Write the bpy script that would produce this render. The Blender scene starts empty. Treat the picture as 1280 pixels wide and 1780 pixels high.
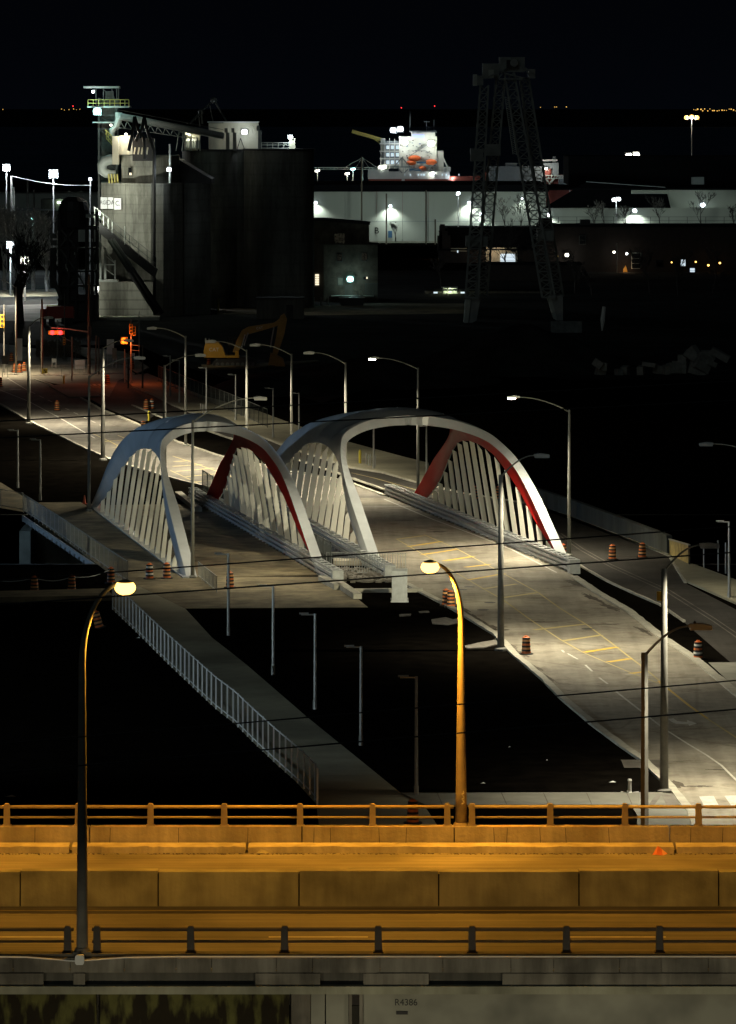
import bpy, math, random
import numpy as np
from mathutils import Vector, Matrix
from mathutils.geometry import tessellate_polygon
R = math.radians
rnd = random.Random(7)
sc = bpy.context.scene
col = sc.collection

# ------------------------------------------------------------------ camera, night sky, exposure
CAMZ = 32.0; FPX = 8000.0; HOR = 190.0; CX = 640.0
cam = bpy.data.objects.new('camera', bpy.data.cameras.new('camera'))
col.objects.link(cam)
cam.location = (0, 0, CAMZ); cam.rotation_euler = (R(90), 0, 0)
cam.data.sensor_fit = 'HORIZONTAL'; cam.data.sensor_width = 36.0
cam.data.lens = 36.0 * FPX / 1280.0
cam.data.shift_y = -(890.0 - HOR) / 1280.0
cam.data.clip_start = 1.0; cam.data.clip_end = 60000.0
sc.camera = cam

world = bpy.data.worlds.new('World'); sc.world = world; world.use_nodes = True
wn = world.node_tree.nodes; wl = world.node_tree.links
bg = wn['Background']
tc = wn.new('ShaderNodeTexCoord'); sp = wn.new('ShaderNodeSeparateXYZ'); rp = wn.new('ShaderNodeValToRGB')
wl.new(tc.outputs['Generated'], sp.inputs[0]); wl.new(sp.outputs['Z'], rp.inputs[0]); wl.new(rp.outputs[0], bg.inputs['Color'])
e = rp.color_ramp.elements
e[0].position = 0.0; e[0].color = (0.0008, 0.0013, 0.0024, 1)
e[1].position = 0.35; e[1].color = (0.0006, 0.0007, 0.0010, 1)
m_ = e.new(0.02); m_.color = (0.0007, 0.0010, 0.0018, 1)
bg.inputs['Strength'].default_value = 1.0

glow = bpy.data.lights.new('city_glow', 'SUN'); glow.energy = 0.055; glow.color = (0.78, 0.95, 0.95); glow.angle = R(30)
go = bpy.data.objects.new('city_glow', glow); col.objects.link(go)
go.rotation_euler = (R(62), 0, R(-22))

sc.view_settings.view_transform = 'Standard'; sc.view_settings.look = 'None'
sc.view_settings.exposure = 0.0; sc.view_settings.gamma = 1.0; sc.view_settings.use_curve_mapping = False
cy = sc.cycles
cy.use_denoising = True
try: cy.denoiser = 'OPENIMAGEDENOISE'
except Exception: pass
cy.max_bounces = 4; cy.diffuse_bounces = 2; cy.glossy_bounces = 2; cy.transmission_bounces = 2; cy.transparent_max_bounces = 8
cy.sample_clamp_indirect = 3.0
cy.use_light_tree = True
try: cy.volume_step_rate = 10.0
except Exception: pass

# ------------------------------------------------------------------ photograph geometry -> world
def G(px, py, z=0.0):
    D = FPX * (CAMZ - z) / (py - HOR)
    return Vector(((px - CX) * D / FPX, D, z))
def W(px, py, D):
    return Vector(((px - CX) * D / FPX, D, CAMZ - (py - HOR) * D / FPX))
def WX(px, D): return (px - CX) * D / FPX
def WZ(py, D): return CAMZ - (py - HOR) * D / FPX

# ------------------------------------------------------------------ materials
def mat(name, c, rough=0.7, metal=0.0, var=0.25, scale=3.0, bump=0.0, c2=None, streak=False, spec=0.5, big=0.0, coat=0.0):
    m = bpy.data.materials.new(name); m.use_nodes = True
    nt = m.node_tree; N = nt.nodes; L = nt.links
    b = N['Principled BSDF']
    b.inputs['Roughness'].default_value = rough; b.inputs['Metallic'].default_value = metal
    b.inputs['Specular IOR Level'].default_value = spec
    b.inputs['Coat Weight'].default_value = coat
    b.inputs['Coat Roughness'].default_value = 0.15
    tcn = N.new('ShaderNodeTexCoord')
    mp = N.new('ShaderNodeMapping'); L.new(tcn.outputs['Object'], mp.inputs[0])
    if streak: mp.inputs['Scale'].default_value = (0.05, 1.6, 1.0) if streak == 'x' else (1.0, 1.0, 0.12)
    n = N.new('ShaderNodeTexNoise'); n.inputs['Scale'].default_value = scale; n.inputs['Detail'].default_value = 6
    n.inputs['Roughness'].default_value = 0.65
    L.new(mp.outputs[0], n.inputs['Vector'])
    r = N.new('ShaderNodeValToRGB')
    d = c2 if c2 else tuple(x * (1 - var) for x in c)
    u = tuple(min(1, x * (1 + var)) for x in c)
    r.color_ramp.elements[0].position = 0.32; r.color_ramp.elements[0].color = (*d, 1)
    r.color_ramp.elements[1].position = 0.68; r.color_ramp.elements[1].color = (*u, 1)
    L.new(n.outputs['Fac'], r.inputs[0])
    out = r.outputs[0]
    if big > 0:
        n2 = N.new('ShaderNodeTexNoise'); n2.inputs['Scale'].default_value = big; n2.inputs['Detail'].default_value = 3
        L.new(tcn.outputs['Object'], n2.inputs['Vector'])
        r2 = N.new('ShaderNodeValToRGB')
        r2.color_ramp.elements[0].position = 0.35; r2.color_ramp.elements[0].color = (0.55, 0.55, 0.55, 1)
        r2.color_ramp.elements[1].position = 0.6; r2.color_ramp.elements[1].color = (1, 1, 1, 1)
        L.new(n2.outputs['Fac'], r2.inputs[0])
        mx = N.new('ShaderNodeMix'); mx.data_type = 'RGBA'; mx.blend_type = 'MULTIPLY'; mx.inputs[0].default_value = 1.0
        L.new(out, mx.inputs[6]); L.new(r2.outputs[0], mx.inputs[7]); out = mx.outputs[2]
    L.new(out, b.inputs['Base Color'])
    if bump > 0:
        bn = N.new('ShaderNodeTexNoise'); bn.inputs['Scale'].default_value = scale * 6; bn.inputs['Detail'].default_value = 4
        L.new(tcn.outputs['Object'], bn.inputs['Vector'])
        bp = N.new('ShaderNodeBump'); bp.inputs['Strength'].default_value = bump; bp.inputs['Distance'].default_value = 0.05
        L.new(bn.outputs['Fac'], bp.inputs['Height']); L.new(bp.outputs[0], b.inputs['Normal'])
    return m
def emat(name, c, s):
    m = bpy.data.materials.new(name); m.use_nodes = True
    b = m.node_tree.nodes['Principled BSDF']
    b.inputs['Base Color'].default_value = (*[x * 0.3 for x in c], 1)
    b.inputs['Emission Color'].default_value = (*c, 1); b.inputs['Emission Strength'].default_value = s
    return m
M = {}
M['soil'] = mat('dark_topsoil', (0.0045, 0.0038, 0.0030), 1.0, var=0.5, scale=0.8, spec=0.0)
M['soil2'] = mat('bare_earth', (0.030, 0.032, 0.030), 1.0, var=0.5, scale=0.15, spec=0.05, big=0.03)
M['lake'] = mat('lake_water', (0.055, 0.09, 0.15), 0.6, var=0.3, scale=0.01, spec=0.1)
M['channel'] = mat('channel_water', (0.002, 0.003, 0.003), 0.08, var=0.3, scale=0.2, spec=0.3, bump=0.3)
def road_mat(name, c, crack=True, sc_=1.0):
    m = mat(name, c, 0.85, var=0.16, scale=1.1 * sc_, bump=0.25, big=0.11, spec=0.25)
    nt = m.node_tree; N = nt.nodes; L = nt.links; b = N['Principled BSDF']
    src = b.inputs['Base Color'].links[0].from_socket
    t = N.new('ShaderNodeTexCoord')
    # long tyre / drainage streaks and dark blotches: wear on the surface itself
    mp = N.new('ShaderNodeMapping'); mp.inputs['Scale'].default_value = (1.6, 0.06, 1); mp.inputs['Rotation'].default_value = (0, 0, R(-10))
    L.new(t.outputs['Object'], mp.inputs[0])
    n = N.new('ShaderNodeTexNoise'); n.inputs['Scale'].default_value = 1.0; n.inputs['Detail'].default_value = 5; L.new(mp.outputs[0], n.inputs['Vector'])
    r = N.new('ShaderNodeValToRGB'); r.color_ramp.elements[0].position = 0.3; r.color_ramp.elements[0].color = (0.78, 0.76, 0.72, 1)
    r.color_ramp.elements[1].position = 0.62; r.color_ramp.elements[1].color = (1.04, 1.03, 1.0, 1); L.new(n.outputs['Fac'], r.inputs[0])
    mx = N.new('ShaderNodeMix'); mx.data_type = 'RGBA'; mx.blend_type = 'MULTIPLY'; mx.inputs[0].default_value = 0.8
    L.new(src, mx.inputs[6]); L.new(r.outputs[0], mx.inputs[7])
    n3 = N.new('ShaderNodeTexNoise'); n3.inputs['Scale'].default_value = 0.33; n3.inputs['Detail'].default_value = 8; n3.inputs['Roughness'].default_value = 0.75
    L.new(t.outputs['Object'], n3.inputs['Vector'])
    r3 = N.new('ShaderNodeValToRGB'); r3.color_ramp.elements[0].position = 0.36; r3.color_ramp.elements[0].color = (0.55, 0.51, 0.46, 1)
    r3.color_ramp.elements[1].position = 0.47; r3.color_ramp.elements[1].color = (1, 1, 1, 1); L.new(n3.outputs['Fac'], r3.inputs[0])
    m2 = N.new('ShaderNodeMix'); m2.data_type = 'RGBA'; m2.blend_type = 'MULTIPLY'; m2.inputs[0].default_value = 0.8
    L.new(mx.outputs[2], m2.inputs[6]); L.new(r3.outputs[0], m2.inputs[7])
    out = m2.outputs[2]
    if crack:
        # transverse seams of the slab and thin cracks
        v = N.new('ShaderNodeTexVoronoi'); v.feature = 'DISTANCE_TO_EDGE'; v.inputs['Scale'].default_value = 0.09
        L.new(t.outputs['Object'], v.inputs['Vector'])
        r4 = N.new('ShaderNodeValToRGB'); r4.color_ramp.elements[0].position = 0.0; r4.color_ramp.elements[0].color = (0.6, 0.56, 0.5, 1)
        r4.color_ramp.elements[1].position = 0.012; r4.color_ramp.elements[1].color = (1, 1, 1, 1); L.new(v.outputs['Distance'], r4.inputs[0])
        m4 = N.new('ShaderNodeMix'); m4.data_type = 'RGBA'; m4.blend_type = 'MULTIPLY'; m4.inputs[0].default_value = 0.6
        L.new(out, m4.inputs[6]); L.new(r4.outputs[0], m4.inputs[7]); out = m4.outputs[2]
    L.new(out, b.inputs['Base Color'])
    return m
M['road'] = road_mat('worn_concrete_road', (0.37, 0.34, 0.28))
M['road_far'] = road_mat('grey_asphalt', (0.20, 0.185, 0.165))
M['road_dark'] = road_mat('old_asphalt', (0.060, 0.056, 0.050))
M['walk'] = mat('sidewalk_concrete', (0.27, 0.265, 0.22), 0.85, var=0.12, scale=0.9, bump=0.15, big=0.12)
M['walk_dark'] = mat('dirty_concrete', (0.25, 0.205, 0.12), 0.9, var=0.45, scale=0.7, bump=0.2, big=0.2)
M['path'] = mat('path_concrete', (0.38, 0.355, 0.25), 0.85, var=0.12, scale=0.9, bump=0.15, big=0.1)
M['kerb'] = mat('kerb_concrete', (0.42, 0.40, 0.33), 0.85, var=0.2, scale=1.5, bump=0.2)
M['yellow'] = mat('yellow_road_paint', (0.66, 0.42, 0.02), 0.7, var=0.15, scale=3.0, c2=(0.50, 0.34, 0.06))
M['yellow_f'] = mat('worn_yellow_road_paint', (0.42, 0.33, 0.12), 0.7, var=0.2, scale=3.0, c2=(0.36, 0.30, 0.14))
M['white'] = mat('white_road_paint', (0.62, 0.60, 0.54), 0.7, var=0.12, scale=3.0, c2=(0.42, 0.40, 0.35))
M['shell'] = mat('white_bridge_paint', (0.62, 0.65, 0.66), 0.24, var=0.09, scale=0.5, big=0.0, spec=0.5, coat=0.4)
M['red'] = mat('red_bridge_paint', (0.42, 0.010, 0.009), 0.5, var=0.06, scale=0.5, spec=0.25)
M['hanger'] = mat('hanger_paint', (0.80, 0.79, 0.68), 0.4, var=0.04, scale=0.4)
M['galv'] = mat('galvanised_steel', (0.42, 0.43, 0.42), 0.45, metal=0.55, var=0.15, scale=2.0)
M['barrier'] = mat('galvanised_barrier', (0.50, 0.52, 0.52), 0.4, metal=0.35, var=0.15, scale=2.5)
M['pole'] = mat('steel_pole', (0.24, 0.24, 0.21), 0.6, metal=0.1, var=0.08, scale=1.0)
M['cpole'] = mat('concrete_pole', (0.15, 0.147, 0.13), 0.8, var=0.2, scale=2.0)
M['wood'] = mat('weathered_pole_wood', (0.10, 0.085, 0.065), 0.9, var=0.3, scale=2.0, streak=True)
M['dark'] = mat('dark_metal', (0.030, 0.030, 0.030), 0.6, metal=0.3, var=0.2, scale=1.0)
M['black'] = mat('black_rubber', (0.012, 0.012, 0.012), 0.7, var=0.3)
M['orange'] = mat('barrel_orange', (0.62, 0.15, 0.03), 0.5, var=0.12, scale=3)
M['band'] = mat('barrel_reflective_band', (0.72, 0.34, 0.12), 0.4, var=0.1, scale=3)
M['bandw'] = mat('barrel_white_band', (0.80, 0.78, 0.70), 0.4, var=0.1, scale=3)
M['blackband'] = mat('barrel_black_band', (0.015, 0.013, 0.012), 0.6, var=0.2, scale=3)
M['hwcon'] = mat('stained_parapet_concrete', (0.60, 0.56, 0.46), 0.85, var=0.14, scale=1.4, streak=True, bump=0.35, c2=(0.42, 0.37, 0.28), big=0.35)
M['hwbar'] = mat('median_concrete', (0.44, 0.44, 0.33), 0.85, var=0.06, scale=1.6, bump=0.3, c2=(0.33, 0.32, 0.23), big=0.6, streak=True)
M['hwroadn'] = mat('dark_highway_asphalt', (0.17, 0.16, 0.15), 0.8, var=0.18, scale=2.0, bump=0.35, big=0.25, streak='x', c2=(0.10,0.092,0.085))
M['hwroad'] = mat('highway_asphalt', (0.31, 0.29, 0.25), 0.8, var=0.14, scale=2.4, bump=0.35, big=0.25, streak='x', c2=(0.22,0.20,0.17))
M['hwrail_unlit'] = mat('unlit_side_rail_paint', (0.050, 0.042, 0.034), 0.7, var=0.2, scale=2)  # rail paint darkened to stand for the unlit side of the near rails
M['mill'] = mat('grimy_mill_concrete', (0.15, 0.13, 0.10), 0.9, var=0.5, scale=0.6, big=0.2)
M['stain'] = mat('road_dirt', (0.085, 0.070, 0.050), 0.95, var=0.4, scale=1.5)
M['hwrail'] = mat('rail_paint', (0.42, 0.36, 0.27), 0.55, metal=0.2, var=0.12, scale=2)
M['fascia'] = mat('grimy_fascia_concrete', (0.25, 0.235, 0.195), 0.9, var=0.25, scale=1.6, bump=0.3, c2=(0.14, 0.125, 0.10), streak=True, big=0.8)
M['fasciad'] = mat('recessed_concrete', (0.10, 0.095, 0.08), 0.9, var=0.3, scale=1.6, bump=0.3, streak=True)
M['girder'] = mat('painted_girder', (0.31, 0.31, 0.25), 0.6, var=0.06, scale=0.5, big=0.5)
M['sign'] = mat('white_sign', (0.72, 0.74, 0.74), 0.5, var=0.03)
M['letter'] = mat('black_letter', (0.012, 0.012, 0.012), 0.6, var=0.1)
M['silo'] = mat('silo_concrete', (0.36, 0.36, 0.30), 0.9, var=0.10, scale=0.25, bump=0.05, c2=(0.25, 0.25, 0.21), streak=True, big=0.09)
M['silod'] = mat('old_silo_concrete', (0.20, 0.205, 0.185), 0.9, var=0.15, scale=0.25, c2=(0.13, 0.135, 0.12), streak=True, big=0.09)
M['cladding'] = mat('cream_cladding', (0.45, 0.43, 0.33), 0.6, var=0.08, scale=0.8)
M['ind'] = mat('industrial_steel', (0.10, 0.11, 0.105), 0.6, metal=0.3, var=0.2, scale=0.8)
M['indl'] = mat('pale_painted_steel', (0.46, 0.50, 0.46), 0.5, var=0.12, scale=0.8)
M['yrail'] = mat('yellow_rail_paint', (0.50, 0.44, 0.12), 0.5, var=0.1)
M['ware'] = mat('warehouse_cladding', (0.52, 0.56, 0.50), 0.7, var=0.04, scale=0.2, streak=True)
M['roof'] = mat('dark_roof', (0.006, 0.007, 0.009), 0.9, var=0.2, scale=0.1, spec=0.08)
M['brick'] = mat('dark_brick', (0.018, 0.014, 0.012), 0.9, var=0.3, scale=1.0)
M['ship_w'] = mat('ship_white', (0.70, 0.72, 0.70), 0.5, var=0.05, scale=0.4)
M['ship_r'] = mat('ship_red', (0.28, 0.06, 0.04), 0.6, var=0.15, scale=0.4)
M['ship_b'] = mat('ship_blue', (0.05, 0.15, 0.30), 0.5, var=0.1)
M['lifeboat'] = mat('lifeboat_orange', (0.75, 0.14, 0.03), 0.5, var=0.05)
M['grey'] = mat('grey_paint', (0.28, 0.32, 0.34), 0.6, var=0.08, scale=0.4)
M['crane'] = mat('weathered_crane_steel', (0.25, 0.27, 0.26), 0.7, metal=0.0, var=0.25, scale=0.6)
M['cranebox'] = mat('crane_box_paint', (0.30, 0.31, 0.30), 0.6, var=0.15, scale=0.6)
M['cat'] = mat('excavator_yellow', (0.60, 0.33, 0.03), 0.5, var=0.1, scale=1.0)
M['catd'] = mat('darker_excavator_yellow', (0.32, 0.19, 0.04), 0.6, var=0.2, scale=1.0)  # darker tone of the excavator yellow for boom, hood and bucket
M['bark'] = mat('grey_bark', (0.34, 0.34, 0.33), 0.95, var=0.3, scale=2.0)
M['barkd'] = mat('dark_bark', (0.030, 0.028, 0.025), 0.95, var=0.3, scale=2.0)
M['rubble'] = mat('broken_concrete', (0.20, 0.21, 0.20), 0.9, var=0.35, scale=1.0)
M['gravel'] = mat('gravel_stone', (0.18, 0.165, 0.14), 0.95, var=0.4, scale=3.0)
M['yellowpost'] = mat('yellow_bollard_paint', (0.55, 0.45, 0.04), 0.5, var=0.1)
M['signal'] = mat('signal_yellow', (0.65, 0.38, 0.02), 0.5, var=0.08)
M['cone'] = mat('cone_orange', (0.62, 0.10, 0.04), 0.5, var=0.08)
M['litter'] = mat('orange_plastic_bag', (0.85, 0.22, 0.08), 0.45, var=0.1, scale=4)
M['hoard'] = mat('plywood', (0.50, 0.38, 0.14), 0.8, var=0.3, scale=2.0, c2=(0.26, 0.20, 0.09))
M['wallc'] = mat('old_bridge_wall', (0.07, 0.075, 0.065), 0.9, var=0.35, scale=0.8, streak=True, bump=0.2)
M['glassd'] = mat('dark_window_glass', (0.012, 0.014, 0.015), 0.1, var=0.1)
M['mesh'] = mat('fence_mesh_steel', (0.36, 0.40, 0.41), 0.5, metal=0.4, var=0.1)
M['brushwood'] = mat('dry_brush', (0.14, 0.11, 0.07), 1.0, var=0.4, scale=3)
M['truck'] = mat('red_paint', (0.30, 0.02, 0.015), 0.4, var=0.1)
for k_, per in (('silo',.62),('silod',.5)):
    nt = M[k_].node_tree; N = nt.nodes; L = nt.links; b = N['Principled BSDF']; src = b.inputs['Base Color'].links[0].from_socket
    t = N.new('ShaderNodeTexCoord'); w = N.new('ShaderNodeTexWave'); w.bands_direction = 'Z'; w.inputs['Scale'].default_value = per*.35; w.inputs['Distortion'].default_value = .4; w.inputs['Detail'].default_value = 2
    L.new(t.outputs['Object'], w.inputs['Vector']); r = N.new('ShaderNodeValToRGB'); r.color_ramp.elements[0].position = 0.0; r.color_ramp.elements[0].color = (.86,.86,.86,1); r.color_ramp.elements[1].position = .12; r.color_ramp.elements[1].color = (1,1,1,1)
    L.new(w.outputs['Fac'], r.inputs[0]); mx = N.new('ShaderNodeMix'); mx.data_type = 'RGBA'; mx.blend_type = 'MULTIPLY'; mx.inputs[0].default_value = 1; L.new(src, mx.inputs[6]); L.new(r.outputs[0], mx.inputs[7])
    n = N.new('ShaderNodeTexNoise'); n.inputs['Scale'].default_value = .35; n.inputs['Detail'].default_value = 8; n.inputs['Roughness'].default_value = .8; mp = N.new('ShaderNodeMapping'); mp.inputs['Scale'].default_value = (1,1,.18); L.new(t.outputs['Object'], mp.inputs[0]); L.new(mp.outputs[0], n.inputs['Vector'])
    r2 = N.new('ShaderNodeValToRGB'); r2.color_ramp.elements[0].position = .42; r2.color_ramp.elements[0].color = (.45,.44,.42,1); r2.color_ramp.elements[1].position = .56; r2.color_ramp.elements[1].color = (1,1,1,1); L.new(n.outputs['Fac'], r2.inputs[0])
    m3 = N.new('ShaderNodeMix'); m3.data_type = 'RGBA'; m3.blend_type = 'MULTIPLY'; m3.inputs[0].default_value = .8; L.new(mx.outputs[2], m3.inputs[6]); L.new(r2.outputs[0], m3.inputs[7]); L.new(m3.outputs[2], b.inputs['Base Color'])
# moss and soot on the abutment under the highway
def moss():
    m = mat('mossy_girder_wall', (0.11, 0.108, 0.03), 0.95, var=0.2, scale=2.2, bump=0.3)
    nt = m.node_tree; N = nt.nodes; L = nt.links; b = N['Principled BSDF']
    src = b.inputs['Base Color'].links[0].from_socket
    t = N.new('ShaderNodeTexCoord'); mp = N.new('ShaderNodeMapping'); mp.inputs['Scale'].default_value = (1.7, 1, 0.5); L.new(t.outputs['Object'], mp.inputs[0])
    n = N.new('ShaderNodeTexNoise'); n.inputs['Scale'].default_value = 1.4; n.inputs['Detail'].default_value = 6; L.new(mp.outputs[0], n.inputs['Vector'])
    sx = N.new('ShaderNodeSeparateXYZ'); L.new(t.outputs['Object'], sx.inputs[0])
    ma = N.new('ShaderNodeMath'); ma.operation = 'MULTIPLY_ADD'; ma.inputs[1].default_value = 0.13; L.new(sx.outputs['Z'], ma.inputs[0]); L.new(n.outputs['Fac'], ma.inputs[2])
    r = N.new('ShaderNodeValToRGB'); r.color_ramp.elements[0].position = 0.38; r.color_ramp.elements[0].color = (0.14, 0.10, 0.08, 1)
    r.color_ramp.elements[1].position = 0.50; r.color_ramp.elements[1].color = (1, 1, 1, 1); L.new(ma.outputs[0], r.inputs[0])
    mx = N.new('ShaderNodeMix'); mx.data_type = 'RGBA'; mx.blend_type = 'MULTIPLY'; mx.inputs[0].default_value = 1
    L.new(src, mx.inputs[6]); L.new(r.outputs[0], mx.inputs[7]); L.new(mx.outputs[2], b.inputs['Base Color'])
    return m
M['moss'] = moss()
M['e_white'] = emat('lamp_cool_white', (0.80, 0.92, 1.0), 9)
M['e_warm'] = emat('lamp_warm_white', (1.0, 0.97, 0.80), 9)
M['e_led'] = emat('led_lens', (1.0, 0.95, 0.78), 60)
M['e_teal'] = emat('lamp_teal', (0.45, 1.0, 0.95), 9)
M['e_green'] = emat('lamp_green_white', (0.75, 1.0, 0.70), 12)
M['e_sod'] = emat('sodium_lamp', (1.0, 0.56, 0.12), 5.0)
M['e_red'] = emat('red_signal', (1.0, 0.035, 0.04), 4)
M['e_amber'] = emat('amber_signal', (1.0, 0.17, 0.01), 3.5)
M['e_win'] = emat('lit_window', (1.0, 0.88, 0.62), 1.2)
M['e_winc'] = emat('cool_lit_window', (0.75, 0.90, 1.0), 0.9)
M['e_shore'] = emat('shore_lamp', (1.0, 0.55, 0.12), 1.4)
M['e_bridge'] = emat('wheelhouse_window', (0.45, 0.55, 1.0), 1.2)

# ------------------------------------------------------------------ mesh builder
class MB:
    def __init__(s): s.v = []; s.f = []; s.mi = []
    def add(s, vs, fs, k=0):
        o = len(s.v); s.v += [tuple(x) for x in vs]; s.f += [tuple(i + o for i in f) for f in fs]; s.mi += [k] * len(fs); return s
    def box(s, x0, x1, y0, y1, z0, z1, k=0):
        return s.add([(x0,y0,z0),(x1,y0,z0),(x1,y1,z0),(x0,y1,z0),(x0,y0,z1),(x1,y0,z1),(x1,y1,z1),(x0,y1,z1)],
              [(0,3,2,1),(4,5,6,7),(0,1,5,4),(1,2,6,5),(2,3,7,6),(3,0,4,7)], k)
    def cbox(s, c, d, k=0):
        return s.box(c[0]-d[0]/2, c[0]+d[0]/2, c[1]-d[1]/2, c[1]+d[1]/2, c[2]-d[2]/2, c[2]+d[2]/2, k)
    def obox(s, c, ax, ay, az, k=0):
        c = Vector(c); ax = Vector(ax); ay = Vector(ay); az = Vector(az); P = []
        for sz in (-1, 1):
            for sx, sy in ((-1,-1),(1,-1),(1,1),(-1,1)): P.append(c + ax*sx*.5 + ay*sy*.5 + az*sz*.5)
        return s.add(P, [(0,3,2,1),(4,5,6,7),(0,1,5,4),(1,2,6,5),(2,3,7,6),(3,0,4,7)], k)
    def bar(s, a, b, w, h=None, k=0):
        a = Vector(a); b = Vector(b); h = h or w; d = b - a
        up = Vector((0,0,1)) if abs(d.normalized().z) < .95 else Vector((0,1,0))
        x = d.cross(up).normalized(); y = x.cross(d).normalized()
        return s.obox((a+b)/2, x*w, y*h, d, k)
    def tube(s, pts, rs, n=8, cap=True, k=0):
        pts = [Vector(p) for p in pts]
        if not hasattr(rs, '__len__'): rs = [rs]*len(pts)
        V = []; F = []; prev = None
        for i, p in enumerate(pts):
            d = (pts[min(i+1, len(pts)-1)] - pts[max(i-1, 0)]).normalized()
            if prev is None:
                up = Vector((0,0,1)) if abs(d.z) < .9 else Vector((0,1,0))
                x = d.cross(up).normalized()
            else:
                x = (prev - d*prev.dot(d)).normalized()
            prev = x; y = d.cross(x)
            for j in range(n):
                a = 2*math.pi*j/n
                V.append(p + (x*math.cos(a) + y*math.sin(a))*rs[i])
        for i in range(len(pts)-1):
            for j in range(n):
                F.append((i*n+j, i*n+(j+1)%n, (i+1)*n+(j+1)%n, (i+1)*n+j))
        if cap:
            F.append(tuple(range(n-1,-1,-1))); F.append(tuple((len(pts)-1)*n+j for j in range(n)))
        return s.add(V, F, k)
    def lathe(s, prof, n=12, c=(0,0,0), k=0):
        V = []; F = []
        for r, z in prof:
            for j in range(n):
                a = 2*math.pi*j/n; V.append((c[0]+r*math.cos(a), c[1]+r*math.sin(a), c[2]+z))
        for i in range(len(prof)-1):
            for j in range(n): F.append((i*n+j, i*n+(j+1)%n, (i+1)*n+(j+1)%n, (i+1)*n+j))
        F.append(tuple(range(n-1,-1,-1))); F.append(tuple((len(prof)-1)*n+j for j in range(n)))
        return s.add(V, F, k)
    def prism(s, poly, z0, z1, k=0):
        n = len(poly)
        area = sum(poly[i][0]*poly[(i+1)%n][1]-poly[(i+1)%n][0]*poly[i][1] for i in range(n))
        if area < 0: poly = poly[::-1]
        V = [(p[0],p[1],z0) for p in poly] + [(p[0],p[1],z1) for p in poly]
        F = [(i,(i+1)%n,n+(i+1)%n,n+i) for i in range(n)]
        tris = tessellate_polygon([[Vector((p[0],p[1],0)) for p in poly]])
        for t in tris:
            a, b, c = t
            cr = (poly[b][0]-poly[a][0])*(poly[c][1]-poly[a][1])-(poly[b][1]-poly[a][1])*(poly[c][0]-poly[a][0])
            if cr < 0: b, c = c, b
            F.append((n+a,n+b,n+c)); F.append((a,c,b))
        return s.add(V, F, k)
    def yprism(s, poly, y0, y1, k=0):   # poly in (x,z)
        n = len(poly)
        area = sum(poly[i][0]*poly[(i+1)%n][1]-poly[(i+1)%n][0]*poly[i][1] for i in range(n))
        if area < 0: poly = poly[::-1]
        V = [(p[0],y0,p[1]) for p in poly] + [(p[0],y1,p[1]) for p in poly]
        F = [(i,n+i,n+(i+1)%n,(i+1)%n)[::-1] for i in range(n)]
        F.append(tuple(range(n))); F.append(tuple(range(2*n-1,n-1,-1)))
        return s.add(V, F, k)
    def sphere(s, c, r, n=8, sq=1.0, k=0):
        return s.lathe([(max(.001,r*math.sin(math.pi*i/n)), -r*sq*math.cos(math.pi*i/n)) for i in range(n+1)], n+2, c, k)
    def build(s, name, mats, parent=None, loc=None, smooth=False, off=None):
        me = bpy.data.meshes.new(name)
        v = s.v
        if off is not None: v = [(a-off[0], b-off[1], c-off[2]) for a, b, c in v]
        me.from_pydata(v, [], s.f)
        if not isinstance(mats, (list, tuple)): mats = [mats]
        for m in mats: me.materials.append(M[m] if isinstance(m, str) else m)
        if len(mats) > 1: me.polygons.foreach_set('material_index', s.mi)
        if smooth: me.polygons.foreach_set('use_smooth', [True]*len(s.f))
        me.update()
        o = bpy.data.objects.new(name, me); col.objects.link(o)
        if parent: o.parent = parent
        if loc is not None: o.location = loc
        return o

def tag(o, label=None, cat=None, group=None, kind=None):
    if label: o['label'] = label
    if cat: o['category'] = cat
    if group: o['group'] = group
    if kind: o['kind'] = kind
    return o
def thing(name, label, cat, loc=(0,0,0), rz=0.0, group=None):
    o = bpy.data.objects.new(name, None); col.objects.link(o)
    o.empty_display_size = 0.5; o.location = loc; o.rotation_euler = (0,0,rz)
    return tag(o, label, cat, group)
def struct(name, mb, m, **k):
    return tag(mb.build(name, m, **k), kind='structure')
def copy_tree(o, parent=None):
    c = o.copy(); col.objects.link(c)
    if parent is not None: c.parent = parent
    for ch in [x for x in o.children]: copy_tree(ch, c)
    return c
def light(name, kind, loc, energy, color, parent=None, size=0.1, target=None, angle=140, blend=0.6):
    d = bpy.data.lights.new(name, kind); d.energy = energy; d.color = color
    d.shadow_soft_size = size
    if kind == 'SPOT': d.spot_size = R(angle); d.spot_blend = blend
    o = bpy.data.objects.new(name, d); col.objects.link(o); o.location = loc
    if target is not None:
        o.rotation_euler = (Vector(target) - Vector(loc)).to_track_quat('-Z', 'Y').to_euler()
    if parent is not None: o.parent = parent
    return o
def text(name, s, loc, size, m, rot=(R(90),0,0), parent=None, ext=0.01, align='CENTER', sx=1.0):
    c = bpy.data.curves.new(name, 'FONT'); c.body = s; c.size = size; c.extrude = ext; c.align_x = align; c.align_y = 'CENTER'
    tmp = bpy.data.objects.new(name, c); me = bpy.data.meshes.new_from_object(tmp)
    me.materials.clear(); me.materials.append(M[m]); bpy.data.objects.remove(tmp)
    o = bpy.data.objects.new(name, me); col.objects.link(o)
    o.location = loc; o.rotation_euler = rot; o.scale = (sx, 1, 1)
    if parent: o.parent = parent
    return o

LED = (1.0, 0.90, 0.66)
SOD = (1.0, 0.41, 0.03)

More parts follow.
